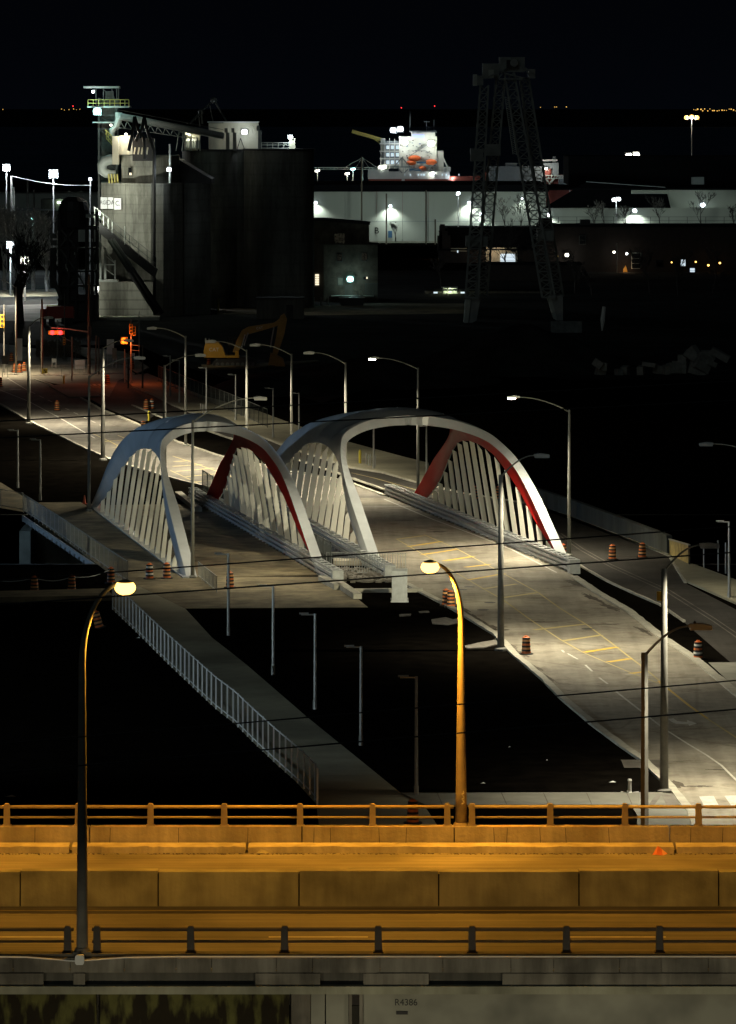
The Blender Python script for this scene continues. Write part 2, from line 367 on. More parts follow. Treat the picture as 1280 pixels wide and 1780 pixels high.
# ================================================================== GROUND, WATER, ROADS
CH0, CH1 = 324.0, 363.0
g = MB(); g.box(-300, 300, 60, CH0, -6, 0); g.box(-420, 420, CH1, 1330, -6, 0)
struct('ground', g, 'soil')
g = MB(); g.box(-300, 300, CH0, CH1, -5.2, -5.0); struct('channel_water', g, 'channel')
g = MB(); g.box(-1300, 1300, 1330.2, 9500, -3, -2); struct('lake', g, 'lake')
g = MB(); g.prism([(G(x,y).x, G(x,y).y) for x,y in [(-200,600),(-200,470),(1500,470),(1500,600),(1300,660),(1000,660),(760,640),(560,700),(330,640),(240,600)]], 0, 0.02)
struct('waste_ground', g, 'soil2')
for (a, b, wz) in ((-22.0, 12.0, 0),):
    pass

def resample(pts, n):
    pts = [Vector(p) for p in pts]; d = [0]
    for i in range(1, len(pts)): d.append(d[-1] + (pts[i]-pts[i-1]).length)
    out = []
    for k in range(n):
        t = d[-1]*k/(n-1); i = 0
        while i < len(pts)-2 and d[i+1] < t: i += 1
        u = (t-d[i])/max(1e-9, d[i+1]-d[i]); out.append(pts[i].lerp(pts[i+1], min(1,max(0,u))))
    return out
def poly(pts, z0, z1, mb=None):
    mb = mb or MB(); mb.prism([(G(x,y).x, G(x,y).y) for x,y in pts], z0, z1); return mb
def line(pts, w, z, mb=None, world=False):
    mb = mb or MB(); P = [Vector(p) if world else G(*p) for p in pts]
    V = []; F = []
    for i, p in enumerate(P):
        d = (P[min(i+1,len(P)-1)] - P[max(i-1,0)]); d.z = 0; d.normalize(); nrm = Vector((-d.y, d.x, 0))
        V += [p+nrm*w/2, p-nrm*w/2]
    V = [(v.x, v.y, z) for v in V]
    for i in range(len(P)-1): F.append((2*i+1, 2*i+3, 2*i+2, 2*i))
    return mb.add(V, F)
def kerb(pts, w=0.28, h=0.13, name='kerb', m='kerb', z0=0.0, piece=None):
    P = [G(*p) for p in pts]
    P = resample(P, max(2, int(sum((P[i+1]-P[i]).length for i in range(len(P)-1))/1.5)))
    mb = MB(); V = []; F = []
    for i, p in enumerate(P):
        d = (P[min(i+1,len(P)-1)] - P[max(i-1,0)]); d.z = 0; d.normalize(); n = Vector((-d.y, d.x, 0))
        j = rnd.uniform(-.02, .02)
        for q, zz in ((-w/2, z0), (-w/2, z0+h+j), (w/2, z0+h+j), (w/2, z0)):
            a = p + n*(q + (rnd.uniform(-.03,.03) if zz > z0 else 0)); V.append((a.x, a.y, zz))
    for i in range(len(P)-1):
        for j in range(4):
            F.append((i*4+j, (i+1)*4+j, (i+1)*4+(j+1)%4, i*4+(j+1)%4))
    F.append((0,1,2,3)); F.append(tuple(len(V)-4+j for j in (3,2,1,0)))
    return struct(name, mb.add(V, F), m)

# --- main road in two sheets (weathered grey asphalt beyond the bridge, pale concrete from the bridge to us)
far_left = [(-60,675),(0,703),(50,732),(91,752),(148,780),(205,805),(320,838),(441,866)]
far_right = [(60,660),(121,681),(175,712),(249,742),(309,769),(393,797),(520,822),(603,838),(670,863)]
struct('road_beyond_bridge', poly(far_left + [(470,880)] + [(735,880)] + far_right[::-1] + [(-60,660)], 0.0, 0.020), 'road_far')
near_left = [(441,866),(655,992),(700,1010),(775,1050),(800,1066),(864,1105),(893,1137),(944,1180),(983,1219),(1034,1262),(1081,1297),(1120,1324),(1167,1371),(1202,1414),(1230,1520)]
near_right = [(735,866),(988,984),(999,1004),(1038,1031),(1092,1062),(1151,1109),(1210,1148),(1280,1207),(1400,1300),(1500,1520)]
struct('road', poly(near_left + near_right[::-1], -0.9, 0.030), 'road')
kerb(far_left); kerb(far_right)
kerb([(655,996),(700,1013),(775,1052),(800,1066),(864,1105),(893,1137),(944,1180),(983,1219),(1034,1262),(1081,1297),(1120,1324),(1167,1371),(1202,1414),(1230,1500)], w=0.40)
kerb([(999,1004),(1038,1031),(1092,1062),(1151,1109),(1210,1148),(1280,1207),(1400,1300)], w=0.5)
kerb([(1008,984),(1055,1011),(1100,1032),(1149,1053),(1190,1082)], w=0.16)
# --- old road on the right
old_r = [(204,662),(230,674),(267,688),(300,705),(342,722),(464,764),(504,780),(609,814),(667,823),(714,837),(800,857),(933,879),(999,903),(1080,934),(1164,967),(1192,1014),(1280,1060),(1420,1130)]
old_l = [(190,690),(230,705),(290,730),(342,743),(394,761),(500,794),(611,832),(674,854),(735,866),(800,885),(880,915),(971,957),(1008,984),(1055,1011),(1149,1053),(1190,1082),(1249,1133),(1280,1160),(1420,1260)]
struct('old_road', poly(old_l + old_r[::-1], -0.9, 0.012), 'road_dark')
kerb(old_r[1:16], w=0.2); kerb([(230,705),(290,730),(342,743),(394,761),(500,794),(611,832),(674,854)], w=0.2)
struct('sidewalk_beside_old_road', poly([(256,650),(350,688),(450,716),(520,742),(600,768),(700,795),(745,806),(757,850)] + [(714,835),(667,821),(609,812),(504,778),(464,762),(342,720),(300,703),(267,686),(230,672),(215,655)], 0, 0.10), 'path')
struct('wall_sidewalk', poly([(911,870),(1199,981),(1280,1011),(1400,1040),(1400,1080),(1280,1051),(1192,1012),(1164,966),(1080,933),(999,902),(933,878),(911,876)], -0.6, 0.14), 'path')
# --- intersection at the far left
struct('intersection_pavement', poly([(-80,592),(0,597),(62,606),(100,618),(160,626),(215,634),(235,650),(205,662),(190,690),(130,672),(100,668),(60,660),(-80,660)], 0, 0.028), 'walk')
struct('far_sidewalk', poly([(96,597),(140,604),(215,612),(260,640),(240,650),(215,634),(160,626)], 0.0, 0.12), 'path')
struct('brown_lane', poly([(103,660),(190,646),(240,652),(300,700),(250,735),(190,712),(150,690)], 0.0, 0.024), 'road_dark')
struct('median_sidewalk', poly([(85,672),(150,668),(175,690),(120,692)], 0, 0.14), 'walk')
g = MB(); 
for i in range(6): poly([(133+9*i,668),(138+9*i,668),(142+9*i,670.5),(137+9*i,670.5)], 0.024, 0.030, g)
struct('far_crosswalk_marking', g, 'white')
# --- decks and concrete around the bridges
struct('footway_beside_arch', poly([(45,884),(64,874),(140,873),(160,885),(325,1003),(345,1030),(322,1058),(222,1010),(196,1002)], -0.6, 0.02), 'walk_dark')
struct('plaza', poly([(322,1003),(575,1003),(640,1056),(322,1058)], 0, 0.016), 'walk_dark')
struct('ramp_path', poly([(-60,820),(0,838),(45,866),(64,874),(45,886),(40,890),(0,883),(-60,875)], -0.6, 0.016), 'walk_dark')
path_l = [(196,1002),(196,1060),(235,1097),(292,1154),(376,1233),(408,1258),(443,1293),(478,1326),(515,1359),(550,1398),(560,1480)]
path_r = [(322,1010),(322,1058),(369,1109),(400,1133),(430,1157),(533,1246),(591,1293),(697,1379),(740,1404),(790,1480)]
struct('path', poly(path_l + path_r[::-1], 0, 0.012), 'path')
for k, (a, b) in enumerate([((292,1152),(425,1152)),((350,1208),(487,1206)),((405,1256),(545,1254)),((452,1300),(598,1298)),((505,1350),(660,1348)),((255,1115),(375,1113)),((230,1080),(342,1078))]):
    line([a, b], 0.05, 0.0165, None)
g = MB()
for a, b in [((292,1152),(425,1152)),((350,1208),(487,1206)),((405,1256),(545,1254)),((452,1300),(598,1298)),((505,1350),(660,1348)),((255,1115),(375,1113)),((230,1080),(342,1078))]:
    line([a, b], 0.05, 0.016, g)
tag(g.build('path_joint_lines', 'wood'), kind='structure')
struct('sidewalk', poly([(697,1381),(1150,1381),(1172,1384),(1205,1420),(1235,1520),(1110,1520),(1108,1420),(1096,1403),(740,1403)], 0, 0.10), 'walk')
g = MB()
for x in (760, 872, 945, 1020, 1090): line([(x,1382),(x+9,1402)], 0.04, 0.105, g)
tag(g.build('sidewalk_joint_lines', 'wood'), kind='structure')
struct('sidewalk_tactile_strip', poly([(1140,1386),(1150,1386),(1137,1405),(1127,1405)], 0.1, 0.106), 'road_far')
struct('sidewalk_tactile_strip', poly([(1151,1386),(1172,1386),(1184,1405),(1160,1405)], 0.1, 0.106), 'road_far')
struct('side_street', poly([(1232,1152),(1420,1152),(1420,1290),(1290,1206)], 0, 0.02), 'walk')
# channel banks
g = MB(); g.box(-300, 300, CH0-0.6, CH0, -5.0, 0.004); struct('channel_wall_near', g, 'fasciad')
g = MB(); g.box(-300, 300, CH1, CH1+0.5, -5.0, 0.004); struct('channel_wall_far', g, 'fasciad')
g = MB(); p = G(60,905,0); g.box(WX(62,361), WX(215,361), 360.4, CH1-0.02, -4.9, -0.62); g.box(WX(42,361), WX(61,361), 356, CH1-0.02, -4.9, -0.62)
struct('abutment', g, 'girder')
struct('bank_cap', poly([(-60,1038),(185,1032),(196,1044),(-60,1049)], 0, 0.35), 'walk_dark')

# --- painted markings
mk = MB()
L1 = [(690,938),(737,965),(796,998),(842,1025),(874,1043),(925,1080),(975,1113),(1014,1135),(1053,1152),(1096,1170),(1151,1191)]
L2 = [(737,930),(793,954),(846,982),(896,1009),(936,1031),(975,1059),(1022,1088),(1061,1117),(1092,1141),(1120,1162),(1155,1191),(1186,1219),(1217,1242),(1280,1283),(1400,1370)]
line(L1, 0.11, 0.034, mk); struct('yellow_median_line', mk, 'yellow_f')
struct('yellow_centre_line', line(L2, 0.12, 0.034), 'yellow_f')
struct('yellow_turn_line', line([(1145,1185),(1170,1205),(1200,1229),(1230,1250)], 0.16, 0.0385), 'yellow')
bars = [((690,938),(737,932),1),((710,951),(768,942),0),((734,965),(793,956),0),((771,976),(823,968),0),((809,987),(851,982),0),((815,1009),(877,998),0),
        ((843,1024),(899,1016),1),((874,1040),(936,1031),1),((928,1096),(1018,1086),1),((979,1115),(1046,1105),1),((1016,1135),(1073,1126),0),((1057,1152),(1096,1146),0),((1096,1172),(1120,1169),0)]
for a, b, f in bars:
    struct('yellow_hatch_bar', line([a, b], 0.42, 0.0385), 'yellow_f' if f else 'yellow')
g = MB()
line([(161,754),(190,767),(215,780)], 0.12, 0.024, g); line([(205,757),(240,772),(268,785)], 0.12, 0.024, g)
line([(300,793),(331,803),(384,822),(430,838)], 0.12, 0.024, g); line([(296,818),(335,836),(378,856)], 0.12, 0.024, g)
struct('far_yellow_line', g, 'yellow_f')
for a, b in [((178,768),(230,764)),((195,778),(250,774)),((303,803),(330,801)),((300,811),(352,808)),((305,820),(372,814)),((322,829),(398,822)),((340,838),(412,831)),((360,847),(425,841))]:
    struct('far_yellow_hatch_bar', line([a, b], 0.42, 0.0265), 'yellow_f')
g = MB(); line([(1071,1203),(1116,1238),(1155,1268),(1194,1293),(1229,1314),(1255,1332),(1280,1357),(1400,1450)], 0.12, 0.034, g); struct('white_lane_line', g, 'white')
for a, b in [((977,1131),(981,1135)),((987,1137),(1005,1147)),((1018,1157),(1030,1168)),((1042,1179),(1057,1190))]:
    struct('white_lane_dash', line([a, b], 0.12, 0.034), 'white')
g = MB(); line([(668,868),(749,902),(827,931),(890,956),(968,996)], 0.13, 0.034, g); struct('white_edge_line', g, 'white')
g = MB(); line([(628,882),(715,881)], 0.3, 0.034, g); struct('white_stop_line', g, 'white')
g = MB(); line([(-10,674),(50,698),(101,725),(144,750),(165,762)], 0.13, 0.024, g); struct('white_edge_line', g, 'white')
g = MB(); line([(12,657),(30,668),(50,680)], 0.12, 0.033, g); struct('white_lane_line', g, 'white')
for k in range(9):
    x = 53 + 15*k; y = 681 + 7.2*k
    struct('white_lane_dash', line([(x,y),(x+8,y+3.6)], 0.12, 0.024), 'white')
g = MB(); line([(17,677),(36,677.5)], 0.5, 0.0245, g); struct('white_arrow_marking', g, 'white')
g = MB()
for (x0,y0),(x1,y1) in [((1096,1000),(1400,1140))]: pass
line([(971,930),(1010,957),(1060,985),(1120,1012),(1160,1030),(1200,1055),(1240,1080),(1290,1115)], 0.10, 0.016, g)
line([(975,927),(1014,954),(1064,982),(1124,1009),(1164,1026),(1204,1051),(1244,1076),(1294,1110)], 0.10, 0.016, g)
struct('old_road_centre_line', g, 'road_far')
g = MB(); line([(611,822),(650,831),(700,845),(760,862)], 0.12, 0.016, g); struct('old_road_yellow_line', g, 'yellow_f')
# turn arrow
ar = MB(); ar.prism([(G(x,y).x,G(x,y).y) for x,y in [(1162,1251),(1171,1250),(1178,1255),(1195,1256.5),(1195,1253),(1212,1258.5),(1199,1263),(1197,1260),(1176,1259),(1168,1256)]], 0.030, 0.0345)
struct('turn_arrow_marking', ar, 'white')
for q in [[(1216,1386),(1241,1385),(1252,1405),(1226,1405)],[(1260,1385),(1282,1384),(1300,1405),(1274,1405)]]:
    struct('crosswalk_bar', poly(q, 0.030, 0.0345), 'white')
# worn spots, manholes
for (x,y,w) in [(1122,1329,1.5)]:
    a = G(x,y); g = MB(); g.box(a.x-1.1,a.x+1.1,a.y-1.4,a.y+1.4,0.0305,0.034); struct('road_patch', g, 'road_far')
for (x,y) in [(817,1021),(840,1061),(852,1048),(803,1026),(1022,1094)]:
    a = G(x,y); g = MB(); g.lathe([(0.38,0.030),(0.38,0.034)], 14, (a.x,a.y,0)); struct('manhole_cover', g, 'dark')
for q in [[(750,1078),(775,1074),(788,1078),(800,1075),(803,1082),(780,1087),(752,1085)],[(808,1124),(835,1118),(862,1113),(868,1120),(840,1127),(812,1128)],[(694,1069),(715,1068),(714,1071),(695,1072)],[(728,1064),(745,1063),(747,1065),(730,1066)]]:
    struct('gravel_patch', poly(q, 0, 0.05), 'gravel')

# dirt smears washed up along the kerbs, sawn joints across the slabs
def smear(px, py, rx, ry, seed):
    rr = random.Random(seed); c = G(px,py); P = []
    n = 26
    for i in range(n):
        a = 2*math.pi*i/n; k = rr.uniform(.45,1.15)
        P.append((c.x+rx*k*math.cos(a)-.17*ry*k*math.sin(a), c.y+ry*k*math.sin(a)))
    g = MB(); g.prism(P, 0.0302, 0.0328); struct('dirt_smear', g, 'stain')
for i,(x,y,rx,ry) in enumerate([(800,1056,.35,3.2),(826,1074,.3,4),(852,1090,.4,3),(880,1118,.35,3.5),(926,1158,.3,3),(870,1096,.8,.5),(905,1136,.4,2.2),(949,1176,.25,3),(1012,1018,1.0,2.2),(1030,1040,.5,3.4),(1060,1056,.4,3),(1120,1098,.3,3),(940,1082,1.6,.5),(1130,1098,.9,.4),(1052,1086,1.4,.35),(996,1012,.8,1.2),(1176,1364,.6,1.4),(1215,1368,.9,.3),(1246,1339,.7,.25),(700,905,1.2,.5),(760,925,1.0,.5)]):
    smear(x,y,rx*.8,ry,i)
for a_,b_ in [((676,955),(905,958)),((790,1035),(1010,1020)),((702,1004),(968,1000)),((905,1138),(1160,1118)),((1040,1262),(1290,1232))]:
    struct('road_joint', line([a_,b_], .05, .0335), 'stain')
for i,(x,y,w_) in enumerate([(840,1363,.22),(1065,1361,.35),(886,1300,.12),(951,1323,.1),(240,1110,.25),(18,1386,.5)]):
    w_ *= .55; c = G(x,y); g = MB(); g.add([(-w_,0,.02),(0,-w_*.6,.05),(w_,0,.03),(w_*.2,w_*.7,.08)],[(0,1,2,3)]); o = g.build('scrap','sign' if i!=5 else 'rubble',loc=c)
    tag(o, ['small pale scrap on the dark soil near the end of the near sidewalk','flat pale scrap on the soil left of the bolted stub','tiny pale fleck on the dark soil, upper one','tiny pale fleck on the dark soil, lower one','pale scrap near the leaning barrel','pale slab on the soil at the lower left edge'][i], 'scrap')
# ================================================================== THE ARCH BRIDGES
U = Vector((-10.0, 57.6, 0)).normalized(); Vv = Vector((U.y, -U.x, 0))
def crom(T, t):
    t = max(0, min(len(T)-1, t)); i = min(int(t), len(T)-2); f = t - i
    p0 = T[max(i-1,0)]; p1 = T[i]; p2 = T[i+1]; p3 = T[min(i+2,len(T)-1)]
    if i == 0: p0 = 2*p1 - p2
    if i+2 > len(T)-1: p3 = 2*p2 - p1
    return 0.5*((2*p1)+(-p0+p2)*f+(2*p0-5*p1+4*p2-p3)*f*f+(-p0+3*p1-3*p2+p3)*f**3)
PU = [0, 5.5, 11, 16, 20, 22.3, 24.2, 25.05, 25.3, 27.2, 29]; PV = [0, .004, .015, .06, .15, .26, .50, .78, 1, 1, 1]; PZ = [0, 2.15, 4.3, 6.1, 7.3, 7.95, 8.55, 8.87, 8.95, 9.2, 9.3]
SU = [2.5, 6.5, 10.5, 14.5, 18.5, 22.0, 24.5, 25.7, 26.8, 28.0, 29]; SZ = [0, 1.0, 2.2, 3.8, 5.2, 6.1, 6.4, 6.50, 6.57, 6.61, 6.62]; SV = [0.0, .15, .3, .5, .8, 1.0, 1.1, 1.13, 1.15, 1.15, 1.15]
def bridge(name, label, mid, Vw, ext, hs):
    """mid: world point on the deck centre; Vw: half width"""
    root = thing(name, label, 'bridge', mid)
    NT, NW = 80, 12
    def local(u, v, z): return U*(u-29.0) + Vv*v + Vector((0,0,z))
    def surf(side, t, w, inner):
        # t 0..2 along the arch (1 = midspan), w 0 (portal edge) .. 1 (side edge)
        tt = t if t <= 1 else 2 - t
        k = tt*10.0
        pu, pv, pz = crom(PU,k), min(1.0,crom(PV,k))*Vw, crom(PZ,k)
        if k >= 8: pv = Vw
        su, sv, sz = crom(SU,k), crom(SV,k), crom(SZ,k)
        b = max(0, min(1, (pu-9)/17.0)); b = b*b*(3-2*b)
        ph = (1-w)*math.pi/2
        wl = 1-w
        fe_v = 1-math.cos(ph); fe_z = math.sin(ph)
        lv = sv + (pv-sv)*wl; lz = sz + (pz-sz)*wl
        ev = sv + (pv-sv)*fe_v; ez = sz + (pz-sz)*fe_z
        u = pu + (su-pu)*w
        v = lv*(1-b) + ev*b; z = lz*(1-b) + ez*b
        bulge = 0.28*math.sin(math.pi*w)*(1-b)
        v -= bulge*0.9; 
        if inner:
            th = 0.10 + 0.62*(1-w)
            # push inwards (towards the middle of the deck) low down, downwards near the crown
            f = max(0, min(1, (z-4.0)/5.0))
            v = min(v + th*(1-f)**0.7, Vw) if tt < .97 or w > .3 else v
            z -= th*f
        vv = -(Vw - v) if side < 0 else (Vw - v)
        if t > 1: u = 58 - u
        return local(u, vv, max(z, -0.25))
    for side in (-1, 1):
        mb = MB(); V = []; F = []
        for i in range(NT+1):
            t = 2.0*i/NT
            for j in range(NW+1): V.append(surf(side, t, j/NW, False))
        for i in range(NT):
            for j in range(NW):
                a = i*(NW+1)+j; q = (a, a+1, a+NW+2, a+NW+1); F.append(q if side < 0 else q[::-1])
        mb.add(V, F)
        # portal fascia and thin side lip
        for w in (0.0, 1.0):
            V = []; F = []
            for i in range(NT+1):
                t = 2.0*i/NT
                V += [surf(side, t, w, False), surf(side, t, w, True)]
            for i in range(NT): F.append((2*i, 2*i+1, 2*i+3, 2*i+2))
            mb.add(V, F)
        shell = mb.build('arch_shell', 'shell', root, smooth=False)
        me = shell.data
        n1 = NT*NW
        me.polygons.foreach_set('use_smooth', [True]*n1 + [False]*(len(me.polygons)-n1)); me.update()
        mb = MB(); V = []; F = []
        for i in range(NT+1):
            t = 2.0*i/NT
            for j in range(NW+1): V.append(surf(side, t, j/NW, True))
        for i in range(NT):
            for j in range(NW):
                a = i*(NW+1)+j; q = (a, a+NW+1, a+NW+2, a+1); F.append(q if side < 0 else q[::-1])
        mb.add(V, F); mb.build('red_soffit', 'red', shell, smooth=True)
        # hangers
        for h in range(hs):
            u = 7.0 + (44.0)*h/(hs-1)
            uu = u if u <= 29 else 58-u
            # find side edge height at this u
            lo, hi = 0.0, 10.0
            for _ in range(24):
                md = (lo+hi)/2
                if crom(SU, md) < uu: lo = md
                else: hi = md
            zt = crom(SZ, lo) + 0.02; vt = crom(SV, lo)
            if zt < 0.5: continue
            wd = ext[0] if side < 0 else ext[1]; th = 0.05
            v0 = -(Vw+0.12); v1 = -(Vw+0.22-vt)
            sg = 1 if side < 0 else -1
            cut = 0.55 if u < 29 else 0.2
            P = []
            for du in (-th, th):
                P += [local(u+du, sg*(v0), 0.0), local(u+du, sg*(v0+wd), 0.0), local(u+du, sg*(v1+wd), zt-.02), local(u+du, sg*v1, max(.3, zt-cut))]
            hb = MB(); hb.add(P, [(0,1,2,3),(7,6,5,4),(0,4,5,1),(1,5,6,2),(2,6,7,3),(3,7,4,0)])
            hb.build('hanger', 'hanger', root)
        # edge beam on which the hangers stand
        eb = MB(); sg = side
        a = local(-0.5, sg*(Vw-0.1), -0.35); b = local(58.5, sg*(Vw-0.1), -0.35)
        eb.bar(a, b, 0.9, 0.9); eb.build('edge_beam', 'shell', root)
    return root, local
midL = G(320,1001) ; 
A0 = G(322,1002); B0 = G(573,1002); C0 = G(657,992); D0 = G(985,979)
def mid_of(a, b): 
    m = (a+b)/2; return Vector((m.x, m.y, 0)) + U*29.0
brL, locL = bridge('arch_bridge', 'white arch bridge on the left with dark red soffit and bluish near arch', mid_of(A0,B0), (B0-A0).length/2*0.985, (.31,.41), 15)
brR, locR = bridge('arch_bridge', 'white arch bridge on the right over the lit road with bright red soffit', mid_of(C0,D0), (D0-C0).length/2*0.985, (.43,.38), 16)
# deck slabs of the left bridge
w = (B0-A0).length/2
dk = MB(); mL = mid_of(A0,B0)
dk.prism([(q.x,q.y) for q in (U*(-29)-Vv*(w-.55), U*(-29)+Vv*(w-.55), U*29+Vv*(w-.55), U*29-Vv*(w-.55))], -0.7, 0.03)
dk.build('deck', 'walk_dark', brL)

# street furniture of the bridge: slotted steel traffic barriers
def slotted_barrier(label, a, b, h=0.95, end=True, extra_end=None):
    a = Vector(a); b = Vector(b); d = (b-a); L = d.length; d.normalize(); n = Vector((-d.y, d.x, 0))
    root = thing('steel_traffic_barrier', label, 'barrier', a)
    Z = Vector((0,0,1)); o = Vector((0,0,0))
    for zz, hh in ((0.30, 0.16), (0.62, 0.16), (0.92, 0.10)):
        mb = MB(); mb.bar(n*0.30+Z*zz, n*0.30+d*L+Z*zz, 0.10, hh); mb.bar(-n*0.30+Z*zz, -n*0.30+d*L+Z*zz, 0.10, hh); mb.build('rail', 'barrier', root)
    k = int(L/1.5)
    for i in range(k+1):
        p = d*(L*i/k); mb = MB(); mb.obox(p+Z*0.47, n*0.5, d*0.10, Z*0.94); mb.build('post', 'barrier', root)
        if i < k:
            mb = MB(); mb.obox(p+d*0.75+Z*0.985, n*0.66, d*0.55, Z*0.03); mb.build('top_plate', 'barrier', root)
    if end:
        mb = MB(); mb.obox(-d*0.35+Z*0.48, n*0.74, d*0.7, Z*0.98); mb.build('end_box', 'barrier', root)
    if extra_end:
        mb = MB(); mb.obox(-d*0.9+Z*(-0.12), n*0.95, d*0.7, Z*extra_end); mb.build('end_cabinet', 'barrier', root)
    return root
oD = G(996,996); eD = G(676,862)
slotted_barrier('pale galvanised slotted barrier along the right arch beside the lit road', oD, eD)
slotted_barrier('galvanised slotted barrier between the two bridges running to the tall end box', G(676,1006), G(676,1006)+U*56)
tagd = slotted_barrier('bluish steel barrier under the chain-link fence at the second arch', G(585,1015), G(335,868))
# tall steel end box in front of the right bridge
c = G(695,1047); t = thing('barrier_end_cabinet', 'tall pale grey steel end box with slotted top beside the sodium lamp head', 'cabinet', c)
mb = MB(); mb.box(-0.50,0.50,0,1.9,0,1.95); mb.box(-0.58,0.58,-0.06,1.95,-0.02,0.08); mb.build('cabinet_body','barrier',t)
for i in range(5):
    mb = MB(); mb.box(-0.52,0.52,0.1+i*0.36,0.32+i*0.36,1.952,2.03); mb.build('top_slat','barrier',t)
for x in (-0.3, 0.0, 0.22):
    mb = MB(); mb.box(x-0.02,x+0.02,-0.03,0.0,0.15,1.9); mb.build('panel_rib','barrier',t)
# rubble and picket fence between the bridges
g = MB()
for i in range(230):
    p = G(rnd.uniform(578,690), rnd.uniform(992,1013)); s = rnd.uniform(.1,.38)
    a = rnd.uniform(0,3); g.obox(p+Vector((0,0,s*.3)), Vector((math.cos(a),math.sin(a),.2))*s*1.5, Vector((-math.sin(a),math.cos(a),.1))*s, Vector((0,.1,1))*s*.7)
tag(g.build('gravel_and_rubble', 'gravel'), 'loose grey rubble between the two bridge feet', 'rubble', kind='stuff')
g = MB(); g.box(WX(580,324), WX(668,324), 322.6, 324.5, -0.5, 0.35); struct('abutment_ledge', g, 'hwcon')
g = MB(); a=G(600,1030); b=G(735,1029); g.bar(a+Vector((0,0,.12)), b+Vector((0,0,.12)), .5, .25); tag(g.build('kerb_block','kerb'),'long pale concrete kerb lying on dark soil behind the steel end box','kerb block')
def timber(p, q, lab):
    g = MB(); g.bar(G(*p)+Vector((0,0,.2)), G(*q)+Vector((0,0,.2)), .55, .35); tag(g.build('concrete_kerb_block','kerb'), lab, 'kerb block')
timber((572,1008),(622,1042),'pale concrete kerb block lying diagonally in front of the second arch foot')
timber((560,1010),(588,1026),'short concrete kerb block beside the second arch foot')
timber((310,862),(345,890),'pale concrete block at the far foot of the second arch')

def picket_fence(name, label, pts, z0, h, post_every, pick=0.13, m='mesh', postm='galv', pr=0.03, cat='fence', toprail=True, pickw=0.018, group=None, posts_h=None):
    P = [G(*p) if not isinstance(p, Vector) else p for p in pts]
    L = sum((P[i+1]-P[i]).length for i in range(len(P)-1))
    root = thing(name, label, cat, P[0], group=group)
    O = P[0]; Z = Vector((0,0,1))
    np_ = max(1, round(L/post_every)); PP = resample(P, np_+1)
    base = None
    for p in PP:
        if base is None:
            mb = MB(); mb.box(-pr,pr,-pr,pr,0,posts_h or h); base = mb.build('post', postm, root, loc=p-O+Z*z0)
        else:
            o = base.copy(); col.objects.link(o); o.parent = root; o.location = p-O+Z*z0
    if toprail:
        for zz in (h*0.97, h*0.12):
            mb = MB()
            for i in range(len(PP)-1): mb.bar(PP[i]-O+Z*(z0+zz), PP[i+1]-O+Z*(z0+zz), 0.05, 0.05)
            mb.build('rail', postm, root)
    if pick:
        n = int(L/pick); Q = resample(P, n+1); mb = MB()
        for q in Q: mb.box(q.x-O.x-pickw/2, q.x-O.x+pickw/2, q.y-O.y-pickw/2, q.y-O.y+pickw/2, z0+h*0.12, z0+h*0.97)
        tag(mb.build('pickets', m, root), kind='stuff')
    return root
picket_fence('path_fence', 'long pale railing with tall posts along the near footpath down to the highway',
    [(196,1060),(235,1097),(292,1154),(376,1233),(408,1258),(443,1293),(478,1326),(515,1359),(536,1378),(548,1392),(552,1402)], 0.0, 1.75, 1.85, pick=0.30, pr=0.042, pickw=0.010, m='ind', postm='sign')
picket_fence('bridge_railing', 'dense grey railing along the left edge of the footway beside the white arch',
    [(41,892),(98,929),(188,992),(222,1015)], 0.05, 1.5, 2.2, pick=0.16, pickw=.012, m='grey')
g = MB(); a = G(36,893); b = G(200,1004)
fas = thing('footway_edge_beam', 'pale steel edge beam with bolted brackets under the grey footway railing', 'edge beam', a)
g.bar(Vector((0,0,-.22)), b-a+Vector((0,0,-.22)), .12, .42); g.build('beam', 'barrier', fas)
for i in range(22):
    p = (b-a)*(i/21); g = MB(); g.obox(p+Vector((-.10,-.1,-.30)), (.16,.03,0), (-.03,.16,0), (0,0,.22)); g.build('bracket', 'barrier', fas)
picket_fence('ramp_railing', 'short length of railing at the far left ramp with one visible post', [(-60,878),(0,883),(40,890)], 0.05, 1.5, 5.0, pick=0.2)
picket_fence('chain_link_fence', 'dark chain-link fence standing on the barrier in front of the red legged second arch', [(352,866),(575,1002)], 0.55, 1.8, 3.0, pick=0.22, m='ind', postm='ind', pr=0.04, pickw=0.02)
picket_fence('picket_barrier', 'temporary picket barrier in front of the rubble between the bridge feet', [(568,1000),(705,1001)], 0.0, 1.6, 6.0, pick=0.17, pickw=0.03)
picket_fence('bollard_row_rail', 'low grey railing at the near right foot of the left arch', [(345,1004),(377,1030)], 0.0, 1.1, 2.0, pick=0.25)
picket_fence('far_fence', 'thin metal fence running away behind the second row of lamp poles', [(275,664),(330,688),(400,716),(465,745)], 0.0, 2.0, 3.0, pick=0.35, m='ind', postm='ind')
picket_fence('junction_fence', 'low wire fence across the far intersection behind the grey signs', [(0,652),(60,655),(130,654),(215,650)], 0.0, 1.3, 4.0, pick=0.6, m='galv')
# posts sticking up near the sodium lamp head
for x, y0, y1, lab in [(210,988,1008,'left'),(214,988,1008,'middle'),(219,986,1008,'right')]:
    pass

